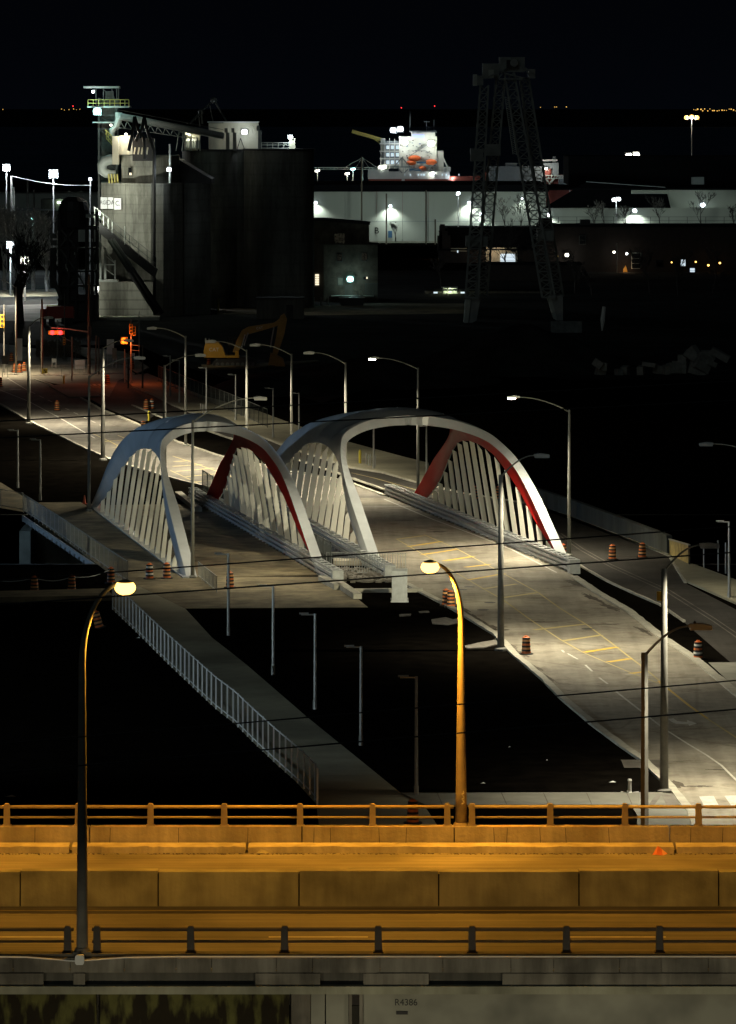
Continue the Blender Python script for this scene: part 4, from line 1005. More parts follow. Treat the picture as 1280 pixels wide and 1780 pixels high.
# ================================================================== TRAFFIC SIGNALS, FAR JUNCTION
def signal_head(parent, c, m='signal', lit=None, facing=-1, n=3, s=1.0):
    mb = MB(); mb.cbox((c[0],c[1],c[2]), (.34*s,.22*s,.36*n*s)); hd = mb.build('signal_housing', m, parent)
    for i in range(n):
        z = c[2]+(.36*s)*((n-1)/2-i)
        mm = 'dark'
        if lit is not None and i == lit[0]: mm = lit[1]
        mb = MB(); mb.lathe([(.13*s,0),(.13*s,.03)], 10); o = mb.build('signal_lens', mm, hd, loc=(c[0], c[1]-.115*s, z)); o.rotation_euler = (R(90),0,0)
        if lit is not None and i == lit[0]: o.scale = (1.8,1.8,1)
    return hd
b = G(155,650); t = thing('traffic_signal','traffic signal mast arm with two glowing red lights over the far junction','traffic signal',b)
hh = 12.0
mb = MB(); mb.tube([(0,0,0),(0,0,hh)],[.20,.13],10); mb.build('pole','wood',t)
mb = MB(); mb.tube([(0,0,5.1),(-2.4,0,5.45),(-4.6,0,5.6)],[.11,.08,.06],8); mb.build('mast_arm','pole',t)
Db = b.y
for x, y in ((91,578),(105,578)):
    p = W(x,y,Db-.2)-b; mb = MB(); mb.cbox((p.x,-.1,p.z),(1.0,.2,.45)); h_ = mb.build('signal_housing','signal',t)
    mb = MB(); mb.sphere((p.x,-.28,p.z),.27,8); mb.build('red_lens','e_red',h_,smooth=True)
p = W(98,578,Db-1.2)-b
light('red_signal_light','POINT',(p.x,-1.0,p.z-.2),150,(1,.05,.03),t,size=.2)
mb = MB(); mb.cbox((.1,-.1,5.2),(.4,.3,1.1)); mb.build('signal_side','dark',t)
b = G(228,668); t = thing('traffic_signal','yellow traffic signal on a slim pole beside the glowing amber light','traffic signal',b)
mb = MB(); mb.tube([(0,0,0),(0,0,7.6)],[.10,.07],8); mb.build('pole','galv',t)
signal_head(t,(0,-.2,6.45),s=1.1); signal_head(t,(.35,.1,6.2),'signal',s=1.0)
mb = MB(); mb.tube([(0,0,4.6),(1.0,0,4.5)],.035,6); mb.tube([(0,0,4.0),(1.0,0,3.9)],.035,6); mb.build('bracket','galv',t)
b2 = W(216,592,b.y-.5)-b; mb = MB(); mb.sphere((b2.x,-.5,b2.z),.36,10); mb.build('amber_lens','e_amber',t,smooth=True)
mb = MB(); mb.cbox((b2.x,-.1,b2.z),(.8,.3,.8)); mb.build('amber_housing','signal',t)
light('amber_signal_light','POINT',(b2.x,-1.3,b2.z-.2),380,(1,.16,.03),t,size=.2)
b = G(125,662); t = thing('traffic_signal','short pale signal pole below the red lights with small arm','traffic signal',b)
mb = MB(); mb.tube([(0,0,0),(0,0,5.2)],[.09,.07],8); mb.build('pole','pole',t)
mb = MB(); mb.tube([(0,0,4.6),(-1.2,0,5.2)],.04,6); mb.build('arm','pole',t); signal_head(t,(-.9,-.1,4.7),s=.8)
b = G(7,648); t = thing('traffic_signal','yellow traffic signal housing on a slim pole at the left picture edge','traffic signal',b)
mb = MB(); mb.tube([(0,0,0),(0,0,8.3)],[.10,.07],8); mb.build('pole','galv',t); signal_head(t,(-.2,-.2,6.3),s=1.5)
def upole(px, py, top, lab, m='wood', r=.14, grp='bare poles around the far junction', D=None):
    b = G(px,py) if D is None else byD(px,D); h = CAMZ-(top-HOR)*b.y/FPX
    mb = MB(); mb.tube([(0,0,0),(0,0,h)],[r,r*.7],8); o = mb.build('utility_pole',m,loc=b); return tag(o,lab,'pole',grp)
upole(73,650,520,'dark timber pole left of the red signals'); upole(112,625,510,'thin pale pole between the red signals and the timber pole','cpole',.09)
upole(100,622,556,'short pale pole lit red directly under the red signals','pole',.12); upole(167,650,583,'thin pole just right of the timber signal mast','wood',.10)
upole(172,652,586,'second thin pole right of the timber signal mast','wood',.09); upole(248,676,600,'dark pole right of the amber signal','wood',.11)
upole(242,625,541,'thin grey pole with camera right of the yellow signal','galv',.08); upole(217,665,607,'thin pole under the amber light','galv',.08); upole(14,612,596,'short pale post in front of left edge signal','cone' if False else 'pole',.09)
upole(223,675,612,'stout short pole beside the yellow signal pole','wood',.10)
# junction signs and boards
def board(px, py, w, h, z0, lab, m='grey', cat='sign board', legs=True):
    c = G(px,py); t = thing('sign_board', lab, cat, c)
    mb = MB(); mb.box(-w/2,w/2,-.03,.03,z0,z0+h); mb.build('panel',m,t)
    if legs:
        for x in (-w*.4,w*.4):
            mb = MB(); mb.box(x-.04,x+.04,.03,.09,0,z0+h*.9); mb.build('leg','galv',t)
    return t
board(139,647,1.25,1.1,.4,'larger blank grey sign on the junction fence'); board(94,640,.6,.5,.7,'small blank grey sign on the junction fence')
board(9,656,.75,1.0,1.6,'dark portable sign on tall legs at far left','dark'); board(34,628,.7,2.8,.1,'white and orange construction notice board by the orange lit lamp','sign')
board(192,634,.9,1.9,1.3,'white poster board right of the timber mast','sign'); board(199,640,.55,1.3,1.2,'dark framed picture board beside the white poster board','girder')
board(231,636,.5,.4,1.2,'small white plate by the yellow signal pole','sign')
# brush by the junction
g = MB()
for i in range(1400):
    p = G(rnd.uniform(62,140), rnd.uniform(596,622)); a = rnd.uniform(0,6.28); l = rnd.uniform(.3,1.1)
    q = p+Vector((math.cos(a)*.35*l, math.sin(a)*.35*l, l)); g.add([p, p+Vector((.05,0,0)), q],[(0,1,2)])
tag(g.build('dry_brush','brushwood'),'dry tangled brush beyond the junction under the red signals','brush',kind='stuff')

# ================================================================== EXCAVATOR
c = G(356,638); ex = thing('excavator','parked yellow excavator with raised darker boom beyond the lamp row','excavator',c)
k = c.y/FPX
def X(px): return (px-356)*k
def Z(py): return (638-py)*k
mb = MB()
for yo in (0,2.4):
    V = [(X(372),.0),(X(369),.45),(X(376),.95),(X(440),.95),(X(447),.5),(X(443),.05)]; mb.yprism(V, yo, yo+.55)
mb.build('crawler_track','dark',ex)
mb = MB()
for i in range(9):
    for yo in (-.03,): mb.lathe([(.20,0),(.20,.06)],10,(0,0,0))
mb = MB()
for i in range(8):
    cx_ = X(378)+i*(X(440)-X(378))/7; mb = MB(); mb.yprism([(cx_+.24*math.cos(a*math.pi/4),.35+.24*math.sin(a*math.pi/4)) for a in range(8)],-.06,-.005); mb.build('track_roller','ind',ex)
mb = MB(); mb.box(X(385),X(432),.4,2.6,.95,1.25); mb.build('slew_ring','dark',ex)
mb = MB(); mb.yprism([(X(355),1.15),(X(354),2.0),(X(357),2.9),(X(380),2.95),(X(386),2.6),(X(392),1.45),(X(416),1.35),(X(416),1.15)],.1,2.9); body = mb.build('counterweight_body','cat',ex)
mb = MB(); mb.box(X(357),X(380),.3,2.7,2.96,3.12); mb.build('engine_hood','catd',body)
mb = MB(); mb.box(X(357),X(358.5),.2,.4,2.95,3.6); mb.box(X(362),X(363),2,2.1,3.1,3.5); mb.build('exhaust','galv',body)
mb = MB(); mb.box(X(409),X(415),-.02,1.0,1.35,2.0); mb.build('tool_box','cat',body)
mb = MB(); mb.box(X(395),X(413),1.7,2.9,1.35,3.6); mb.build('cab','glassd',ex)
text('lettering','CAT',(X(372),.08,2.15),.62,'sign',parent=body,ext=.005)
mb = MB(); mb.add([(X(376),.085,1.95),(X(378.5),.085,1.95),(X(377),.085,2.25)],[(0,1,2)]); 
Bm = [(X(405),1.7),(X(413),3.9),(X(425),5.6),(X(434),6.3),(X(478),7.5),(X(483),7.2),(X(481),6.6),(X(436),5.0),(X(429),4.6),(X(420),3.4),(X(414),1.7)]
mb = MB(); 
up = [(X(404),1.8),(X(412),3.4),(X(420),4.5),(X(431),4.95),(X(476),5.45),(X(489),6.1)]; lo = [(X(414),1.7),(X(421),3.1),(X(428),3.9),(X(438),4.15),(X(478),4.95),(X(487),5.3)]
for i in range(5): mb.yprism([up[i],up[i+1],lo[i+1],lo[i]],1.15,1.65)
bo = mb.build('boom','catd',ex)
text('lettering','CAT',(X(451),1.13,4.8),.42,'sign',rot=(R(90),R(-9),0),parent=bo,ext=.005)
mb = MB(); mb.yprism([(X(487),6.3),(X(494),6.6),(X(499),5.9),(X(494),4.0),(X(481),1.2),(X(473),1.5),(X(480),3.8),(X(483),5.2)],1.2,1.6); mb.build('stick','catd',ex)
for a_,b_ in (((X(420),1.05,2.4),(X(426),1.05,4.0)),((X(424),1.05,2.6),(X(431),1.05,4.2)),((X(470),1.1,2.4),(X(476),1.1,4.9))): mb = MB(); mb.tube([a_,b_],.09,8); mb.build('hydraulic_cylinder','galv',ex)
mb = MB(); mb.yprism([(X(466),.1),(X(470),1.7),(X(480),1.5),(X(492),1.0),(X(496),.0)],.8,2.0); mb.build('bucket','catd',ex)
g = MB(); a = G(356,641); g.prism([(G(x,y).x,G(x,y).y) for x,y in [(350,636),(440,634),(550,628),(556,630),(450,640),(360,644)]],0,.18); struct('gravel_pad', g, 'walk_dark')
barrel(G(363,636),'barrel under the back of the yellow excavator',0,False)
light('site_spot','SPOT',(c.x-3,c.y-12,7),850,(1,.85,.55),None,size=.3,target=(c.x+1.2,c.y,1.4),angle=32,blend=.8)  # spot added without a fixture to brighten the excavator body
b = byD(WX and 348, c.y-15); mb = MB()
# mound and rubble blocks on the dark right side
def mound(cx, cy, rx, ry, h, seed, name='earth_mound', m='soil2'):
    rr = random.Random(seed); n = 28; mb = MB(); V = []; F = []
    ph = [rr.uniform(0,6.28) for _ in range(6)]
    for i in range(n+1):
        for j in range(n+1):
            x = -1+2*i/n; y = -1+2*j/n; r = math.hypot(x,y); z = max(0,1-r*r)**1.1
            z *= 1+.12*math.sin(5*x+ph[0])+.1*math.sin(7*y+ph[1])+.06*math.sin(15*x+9*y+ph[2])
            V.append((x*rx,y*ry,h*z-.05))
    for i in range(n):
        for j in range(n):
            a = i*(n+1)+j; F.append((a,a+n+1,a+n+2,a+1))
    mb.add(V,F); return mb.build(name,m,loc=(cx,cy,0),smooth=True)
p = G(915,655); tag(mound(p.x,p.y+22,15,22,4.6,3),'broad faint earth mound below the tall lattice crane','earth mound')
p = G(470,690); tag(mound(p.x,p.y+12,8,12,2.0,5),'low dark earth heap behind the far fence','earth mound')
p = G(640,680); tag(mound(p.x,p.y+20,16,18,2.2,8),'low dark earth heap beyond the lamp heads','earth mound')
blocks = [(1046,650,1.1,1.6,.2),(1040,636,1.2,.9,.6),(1049,642,1.0,.9,0),(1076,650,.7,.8,0),(1088,650,.8,1.1,0),(1115,648,.8,1.0,0),(1130,636,1.7,.5,.1),(1145,647,.9,1.0,.1),(1161,647,1.0,1.1,0),(1172,646,1.6,1.3,.05),(1183,646,1.8,1.5,0),(1186,631,1.0,1.2,0),(1200,622,1.5,.9,.6),(1207,616,1.3,1.0,.9),(1232,622,1.6,1.1,0),(1236,634,1.2,.6,.4),(1252,620,2.4,.8,.5),(1215,648,2.2,2.2,.3),(1222,640,2.0,2.0,.5)]
_ord = ['first','second','third','fourth','fifth','sixth','seventh','eighth','ninth','tenth','eleventh','twelfth','thirteenth','fourteenth','fifteenth','sixteenth','seventeenth','eighteenth','nineteenth']
BLK = [_ord[i]+' pale concrete block from the left end of the dim dumped heap' for i in range(19)]
for i,(x,y,w,h,a) in enumerate(sorted(blocks)):
    p = G(x, 652); z = (652-y)*p.y/FPX; mb = MB(); mb.cbox((0,0,0),(w,1.0,h)); o = mb.build('concrete_block','rubble',loc=(p.x,p.y+rnd.uniform(-.3,.8),max(h*.45,z+h*.3))); o.rotation_euler = (rnd.uniform(-.2,.2),a,rnd.uniform(-.5,.5))
    tag(o,('broken pale concrete block, number %d counted from the left of the dim heap' % (i+1)) if False else BLK[i],'concrete block','dumped concrete blocks')

# ================================================================== CEMENT SILOS (left middle)
D1 = 715.0
def pxl(poly_, D, zt=None): return [(WX(x,d),d) for x,d in poly_]
def cyl(x0, x1, Dc, top, m, root, name='silo', n=32, z0=0.0, roof='dark', ztop=None):
    xa, xb = WX(x0,Dc), WX(x1,Dc); r = (xb-xa)/2; zt = WZ(top,Dc-r*.5) if ztop is None else ztop
    mb = MB(); mb.lathe([(r,z0),(r,zt),(r-.01,zt+.02)], n, ((xa+xb)/2,Dc,0)); o = mb.build(name,m,root,smooth=False, off=root.location)
    mb = MB(); mb.lathe([(r+.15,zt+.03),(r+.15,zt+.35)], n, ((xa+xb)/2,Dc,0)); mb.build('rim',roof,o, off=(0,0,0) if False else root.location)
    return o
front = thing('silo','wide lit concrete silo with white lettered signs, darker bay on its right side','silo',(WX(265,D1),D1,0))
# faceted front body: three flat bays at left, then a rounded face
body = [(176,723),(176,714.5),(196,712.5),(196.5,711.2),(218,709.5),(219,708.3),(240,707.4),(262,707.2),(284,708.3),(302,710.6),(318,714),(318,728),(176,728)]
zt = WZ(318,710)
mb = MB(); mb.prism([(WX(x,d)-WX(265,D1),d-D1) for x,d in body],0,zt); mb.build('silo_body','silo',front)
mb = MB(); mb.prism([(WX(x,d)-WX(265,D1),d-D1) for x,d in [(306,714),(366,718),(366,735),(306,735)]],0,WZ(318,718)); mb.build('side_bay','silod',front)  # right bay takes the darker silo concrete
mb = MB(); mb.yprism([(WX(300,716)-WX(265,D1),WZ(318,716)),(WX(300,716)-WX(265,D1),WZ(272,716)),(WX(318,716)-WX(265,D1),WZ(282,716)),(WX(367,716)-WX(265,D1),WZ(311,716)),(WX(367,716)-WX(265,D1),WZ(320,716))],2,16); mb.build('sloping_roof','dark',front)
dr = [(211,720),(211,714),(236,712),(240,712),(270,711.5),(298,713),(312,716),(312,726),(211,726)]
mb = MB(); mb.prism([(WX(x,d)-WX(265,D1),d-D1) for x,d in dr],zt+.03,WZ(270,714)); dru = mb.build('top_drum','silo',front)
mb = MB(); mb.box(WX(223,712)-WX(265,D1),WX(229,712)-WX(265,D1),-3.1,-2.9,WZ(304,712),WZ(291,712)); mb.build('window','glassd',dru)
mb = MB(); mb.box(WX(225,712)-WX(265,D1),WX(229,712)-WX(265,D1),-3.2,-3.11,WZ(304,712),WZ(300,712)); mb.build('pane','e_win',dru)
hz = MB(); hz.box(WX(198,716)-WX(265,D1),WX(209,716)-WX(265,D1),-3.5,3,WZ(285,716),WZ(236,716)); hz.build('hoist_house','cladding',front)
hz = MB(); hz.box(WX(209,716)-WX(265,D1),WX(232,716)-WX(265,D1),-2.0,3,WZ(268,716),WZ(235,716)); hz.build('hoist_house','cladding',front)
for (x0,x1,dd,s,wo) in ((175.5,187.0,712.6,'RGE',0),(188,197.5,711.6,'DA',0),(199,211,710.0,'C.',0)):
    t = thing('silo_sign','white lettered sign board reading %s on the lit silo' % s,'sign',(WX((x0+x1)/2,dd),dd-.6,WZ(352,dd)))
    wd = WX(x1,dd)-WX(x0,dd); dz = (0 if s!='C.' else -.12)
    mb = MB(); mb.box(-wd/2,wd/2,-.05,.05,-.95+dz,.85+dz); mb.build('panel','sign',t)
    text('lettering',s,(0,-.07,dz),1.05 if len(s)<3 else .85,'letter',parent=t,ext=.004,sx=.75)
# dark streak column, stack between bays
D2 = 745
rear = thing('silo','huge dark concrete silo bank behind the lit one, right half','silo',(WX(470,D2),D2,0))
for (x0,x1,dd) in ((424,546,D2),(317,424,D2+3)):
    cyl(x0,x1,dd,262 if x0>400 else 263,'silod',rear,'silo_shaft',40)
mb = MB(); mb.box(WX(330,D2)-WX(470,D2),WX(530,D2)-WX(470,D2),0,14,0,WZ(264,D2)-.05); mb.build('back_wall','silod',rear)
mb = MB(); mb.box(WX(370,D2)-WX(470,D2),WX(395,D2)-WX(470,D2),-5.5,-4.7,0,3.1); mb.build('base_hopper','silod',rear)
# roof house with lamp
zr = WZ(261,D2)
t = thing('roof_house','cream metal roof house with bright wall lamp on top of the silos','roof house',(WX(418,D2),D2+2,zr))
mb = MB(); mb.box(WX(362,D2)-WX(418,D2),WX(388,D2)-WX(418,D2),0,6,0,WZ(214,D2)-zr); mb.box(WX(388,D2)-WX(418,D2),WX(448,D2)-WX(418,D2),0,6,0,WZ(213,D2)-zr); mb.build('cladding_wall','cladding',t)
for x in range(366,448,6):
    mb = MB(); mb.box(WX(x,D2)-WX(418,D2)-.04,WX(x,D2)-WX(418,D2)+.04,-.06,0,0,WZ(214,D2)-zr); mb.build('cladding_rib','cladding',t)
mb = MB(); mb.box(WX(360,D2)-WX(418,D2),WX(450,D2)-WX(418,D2),-.2,6.2,WZ(213,D2)-zr+.02,WZ(213,D2)-zr+.18); mb.build('roof_edge','indl',t)
mb = MB(); mb.tube([(0,-.2,WZ(240,D2)-zr),(-.6,-.9,0)],.06,6); mb.tube([(0,-.2,WZ(240,D2)-zr),(.7,-.9,0)],.06,6); mb.build('tripod','dark',t)
def flood(name, label, px, py, D, s, em, energy, color, target=None, n=1, angle=150, kind='POINT', parent=None, pole=None, dy=-.5, pm='galv', gap=1.15):
    """a floodlight: housing, glowing lens turned towards us, and its own light just in front of it"""
    dy = min(dy, -(s*.5+.35)) if dy < 0 else dy; p = W(px,py,D); t = thing(name, label, 'floodlight' if pole is None else 'light mast', (p.x, p.y, p.z if pole is None else pole))
    o = Vector((0,0,0 if pole is None else p.z-pole))
    if pole is not None:
        mb = MB(); mb.tube([(0,.3,0),(0,.3,o.z-s*.2)],[.16,.11],8); mb.build('pole',pm,t)
    for i in range(n):
        xo = (i-(n-1)/2)*s*gap; zo = (.18*s if i % 2 else 0)
        mb = MB(); mb.cbox((xo,.12+s*.15,o.z+zo),(s*.95,s*.3,s*.9)); h_ = mb.build('lamp_housing','galv',t)
        mb = MB(); mb.sphere((xo,.02,o.z+zo),s*.46,10,.85); mb.build('lamp_lens',em,h_,smooth=True)
    if energy > 0:
        if kind == 'SPOT': light('flood_light','SPOT',(0,dy,o.z-.05),energy,color,t,size=.25,target=Vector(target)-Vector(t.location),angle=angle,blend=.7)
        else: light('flood_light','POINT',(0,dy,o.z-.1),energy,color,t,size=.25)
    return t
CW = (0.82,0.93,1.0); WW = (1.0,.95,.82); TE = (.5,1.0,.95)
flood('wall_lamp','bright round lamp on the cream roof house wall',425,229,D2+1.2,1.0,'e_white',240,(.85,.95,1),dy=-1.6)
flood('wall_lamp','lamp on the small white post at the right end of the silo roof railing',505,238,D2-3,.8,'e_white',350,(.85,1,1),dy=-.9)
mb = MB(); mb.box(-.5,.5,-.3,.3,0,WZ(240,D2-3)-zr); tag(mb.build('roof_post','cladding',loc=(WX(506,D2-3)+.2,D2-2.2,zr)),'white box post holding the lamp at the right end of the silo roof','roof post')
t = thing('roof_railing','pale railing along the silo roof between roof house and lamp post','railing',(WX(455,D2-3),D2-3,zr))
w_ = WX(503,D2-3)-WX(455,D2-3)
for zz in (.35,.85,1.2): 
    mb = MB(); mb.box(0,w_,-.04,.04,zz,zz+.10); mb.build('rail','indl',t)
for i in range(6): mb = MB(); mb.box(w_*i/5-.05,w_*i/5+.05,-.05,.05,0,1.2); mb.build('post','indl',t)
for i,(x,h_) in enumerate([(396,3.6),(408,3.6),(452,4.0)]):
    p = W(x,262,D2-1); mb = MB(); mb.box(-.3,.3,-.3,.3,0,h_*.8); mb.box(-.5,-.05,-.3,.3,h_*.8,h_); tag(mb.build('roof_vent','ind',loc=(p.x,p.y,zr)),['left','middle','right'][i]+' dark vent on the silo roof in front of the cream roof house','roof vent','silo roof vents')
# conveyor gantry from the tower to the roof
t = thing('conveyor_gantry','sloping conveyor gantry with pale truss from the tower to the silo roof','conveyor',W(208,208,D1+5))
O = Vector(t.location); A = W(208,202,D1+5)-O; B = W(388,236,D1+12)-O; A2 = W(210,222,D1+5)-O; B2 = W(330,240,D1+11)-O
mb = MB(); mb.tube([A,B],.55,8); mb.build('belt_cover','indl',t,smooth=True)
mb = MB(); mb.bar(A+Vector((0,-.6,1.0)),B+Vector((0,-.6,1.0)),.08); mb.build('handrail','ind',t)
mb = MB(); mb.bar(A+Vector((0,-.5,-.5)),B+Vector((0,-.5,-.5)),.12); mb.bar(A2,B2,.13); mb.build('chord','indl',t)
for i in range(9):
    f0 = i/9; f1 = (i+.5)/9; f2 = (i+1)/9; top = lambda f: A.lerp(B,f*.66)+Vector((0,-.5,-.5)); bot = lambda f: A2.lerp(B2,f)
    mb = MB(); mb.bar(top(f0),bot(f1),.10); mb.bar(bot(f1),top(f2),.10); mb.build('brace','indl',t)
for x in (312,322,335):
    mb = MB(); mb.bar(W(x,222,D1+10)-O,W(x-6,262,D1+10)-O,.16); mb.build('trestle_leg','indl',t)
# lit machinery room at the end of the conveyor
t = thing('head_house','brightly lit open machinery bay at the upper end of the conveyor','machine bay',W(335,262,D2-4))
O = Vector(t.location); k = (D2-4)/FPX
mb = MB(); mb.box(-16*k,12*k,2.5,2.7,0,37*k); mb.build('back_panel','cladding',t); mb = MB(); mb.box(-18*k,14*k,-.6,2.7,37*k,40*k); mb.build('roof','dark',t)
for x in (-17,-13,-2,8,13): mb = MB(); mb.box(x*k-.08,x*k+.08,-.5,-.34,0,37*k); mb.build('frame_post','indl',t)
for x in (-8,0,5): mb = MB(); mb.lathe([(.5,.4),(.5,1.6),(.2,2.0)],8,(x*k,1.2,0)); mb.build('machine','indl',t)
for (a,b) in (((-14,2),(-4,20)),((-4,20),(6,2)),((-12,30),(10,22))): mb = MB(); mb.bar((a[0]*k,.8,a[1]*k),(b[0]*k,.8,b[1]*k),.14); mb.build('brace','indl',t)
light('bay_light','POINT',(-6*k,.4,30*k),260,(1,.95,.7),t,size=.2); 
# drier mill on the roof (small cranes and silhouettes)
for pts,lab in (([(338,208),(364,180),(372,174),(395,212)],'thin dark jib frame rising behind the roof house'),([(330,215),(345,198),(350,194),(352,215)],'small dark hoist frame left of the roof house')):
    g = MB(); O = W(pts[0][0],pts[0][1],D2+6)
    P = [W(a,b,D2+6)-O for a,b in pts]
    g.tube(P,.16,5); g.tube([P[1],P[2]+Vector((0,0,-4))],.08,4); g.sphere(P[2],.55,6); tag(g.build('roof_jib','ind',loc=O),lab,'jib')
# curved duct
t = thing('curved_duct','big pale U-shaped duct on the left side of the silo top','duct',W(200,320,D1-1)); O = Vector(t.location)
mb = MB(); mb.tube([W(x,y,D1-2)-O for x,y in [(203,277),(192,277),(182,280),(177,287),(178,296),(184,301),(194,303),(201,303)]],[.75,.8,.8,.78,.75,.7,.65,.6],12); mb.build('duct','indl',t,smooth=True)
for x in (189,194,199,204): mb = MB(); mb.tube([W(x,302,D1-3)-O,W(x+1,318,D1-3)-O],.14,6); mb.build('leg','yrail',t)
# tower
t = thing('elevator_tower','slender steel elevator tower with yellow railings and roof canopy left of the silos','tower',(WX(192,D1+8),D1+8,0)); O = Vector(t.location); Dt = D1+8
def TW(px,py,dy=0): p = W(px,py,Dt); return Vector((p.x-O.x, dy, p.z))
for x in (172,203):
    for dy in (0,4): mb = MB(); mb.bar(TW(x,545,dy)*1+Vector((0,0,-.2)),TW(x,170,dy),.30); mb.build('column','ind',t)
for y in range(200,540,24):
    mb = MB(); mb.bar(TW(172,y),TW(203,y),.16); mb.bar(TW(172,y),TW(203,y+24),.10); mb.build('brace','ind',t)
mb = MB(); mb.box(TW(176,0).x,TW(200,0).x,1,4,TW(0,340).z,TW(0,172).z); mb.build('shaft_cladding','silod',t)
mb = MB(); mb.box(TW(152,0).x,TW(226,0).x,-1.5,5,TW(0,187).z,TW(0,184).z); mb.build('platform','indl',t)
for zz in (173,179): mb = MB(); mb.bar(TW(154,zz,-1.5),TW(225,zz,-1.5),.10); mb.build('platform_rail','yrail',t)
for x in (154,163,172,182,192,200,210,218,225): mb = MB(); mb.bar(TW(x,184,-1.5),TW(x,173,-1.5),.10); mb.build('rail_post','yrail',t)
mb = MB(); mb.box(TW(146,0).x,TW(207,0).x,-1.2,4,TW(0,153).z,TW(0,149.5).z); mb.build('canopy','indl',t)
for x in (167,180,203,206): mb = MB(); mb.bar(TW(x,185,0),TW(x,152,0),.16); mb.build('canopy_post','ind',t)
mb = MB(); mb.bar(TW(194,153),TW(202,184),.14); mb.bar(TW(178,154),TW(188,162),.1); mb.build('brace','ind',t)
mb = MB(); mb.box(TW(182,0).x,TW(196,0).x,.5,3,TW(0,186).z,TW(0,158).z); mb.build('drive_unit','silod',t)
mb = MB(); mb.tube([TW(207,195,-1),TW(207,208,-1),TW(203,220,-1),TW(196,226,-1),TW(196,236,-1)],[.55,.55,.55,.55,.45],8); mb.build('chute','indl',t)
mb = MB(); mb.box(TW(162,0).x,TW(200,0).x,-1.2,3,TW(0,213.5).z,TW(0,211.5).z); mb.build('lower_platform','indl',t)
for (a,b) in (((184,225),(210,250)),((184,232),(200,252)),((186,240),(200,256))): mb = MB(); mb.bar(TW(*a,-1.6),TW(*b,-1.6),.14); mb.build('stair_rail','yrail',t)
for x in (186,190,194,198): mb = MB(); mb.bar(TW(x,x+40,-1.6),TW(x,x+56,-1.6),.10); mb.build('stair_post','yrail',t)
flood('wall_lamp','large teal-white lamp on the elevator tower, brightest light at upper left',169,193,Dt-2.2,1.35,'e_teal',420,TE,dy=-1.2)
flood('wall_lamp','small white lamp under the tower canopy',162,159,Dt-1.8,.5,'e_white',120,CW)
flood('wall_lamp','tiny warm lamp on the tower stairs, upper one',193,217,Dt-2.2,.35,'e_warm',60,WW)
flood('wall_lamp','tiny warm lamp above the cream hoist house',219,233,D1-3,.4,'e_warm',700,WW,dy=-1.0)
flood('wall_lamp','white lamp on a slim mast in front of the dark silo side',294,294,D1-9,.75,'e_white',300,CW,dy=-.5)
mb = MB(); mb.tube([(0,0,0),(0,0,WZ(250,D1-8.6)-WZ(318,D1-8.6))],.14,6); tag(mb.build('mast','indl',loc=(WX(295,D1-8.6),D1-8.2,WZ(318,D1-8.6))),'slim pale mast carrying the white lamp on the silo side','mast')
# big dark steam pipes over the silo top
t = thing('pipework','tall dark bent pipes crossing in front of the silo drum','pipework',W(240,276,D1-4)); O = Vector(t.location)
for pts in ([(234,202),(232,222),(224,262)],[(234,202),(240,225),(250,240),(252,276)],[(251,204),(254,220),(262,245),(268,262),(268,545)],[(251,204),(246,225),(236,245)]):
    mb = MB(); mb.tube([W(a,b,D1-9)-O for a,b in pts],.26,8); mb.build('pipe','dark',t,smooth=True)
mb = MB(); mb.box(W(231,0,D1-4).x-O.x,W(268,0,D1-4).x-O.x,-1,3,-.3,W(0,240,D1-4).z-O.z); mb.build('machine_block','dark',t)
for x in (212,222,233,240,246,255): mb = MB(); mb.bar(W(x,268,D1-7)-O,W(x+2,256,D1-7)-O,.22); mb.build('lit_machine','cladding',t)
light('drum_light','POINT',tuple(W(222,256,D1-8)-O),220,(1,.85,.6),t,size=.2)
# inclined gallery with railing, lower wall
t = thing('inclined_gallery','dark inclined gallery with thin handrail descending across the lit silo','conveyor',W(165,378,D1-12)); O = Vector(t.location)
A = W(165,383,D1-12)-O; B = W(272,470,D1-12)-O
mb = MB(); mb.obox((A+B)/2+Vector((0,0,-.5)),(B-A),(0,2.2,0),(.4,0,1.3)); mb.build('gallery_floor','dark',t)
for zz in (1.1,2.1): mb = MB(); mb.bar(A+Vector((0,-1.1,zz)),B+Vector((0,-1.1,zz)),.07); mb.build('handrail','ind',t)
for i in range(8): q = A.lerp(B,i/7)+Vector((0,-1.1,0)); mb = MB(); mb.bar(q,q+Vector((0,0,2.1)),.08); mb.build('rail_post','ind',t)
for x,y0,y1 in ((180,392,377),(188,398,380),(195,405,386),(217,425,393)): mb = MB(); mb.bar(W(x,y0,D1-13.2)-O,W(x,y1,D1-13.2)-O,.10); mb.build('tall_post','indl',t)
for (a,b) in (((190,416),(272,545)),((196,416),(282,545))): mb = MB(); mb.tube([W(*a,D1-14)-O,W(*b,D1-14)-O],.35,8); mb.build('feed_pipe','dark',t,smooth=True)
t = thing('trestle','pale steel trestle standing on a ledge below the inclined gallery','trestle',W(190,487,D1-9)); O = Vector(t.location)
for (a,b,w_) in (((174,420),(175,486),.32),((183,430),(183,486),.32),((175,424),(200,458),.14),((183,444),(200,458),.12),((182,460),(201,460),.14),((200,452),(200,486),.16),((184,468),(198,478),.12)):
    mb = MB(); mb.bar(W(*a,D1-9)-O,W(*b,D1-9)-O,w_); mb.build('member','indl',t)
mb = MB(); mb.box(W(170,0,D1-9).x-O.x,W(205,0,D1-9).x-O.x,-1,3,-.25,.05); mb.build('ledge','indl',t)
mb = MB(); mb.box(WX(169,D1-6),WX(268,D1-6),D1-10.4,D1-7,0,WZ(489,D1-8)); lo = mb.build('lower_wall','silo',loc=(0,0,0)); tag(lo,'lit lower concrete wall with seams under the pale trestle','wall')
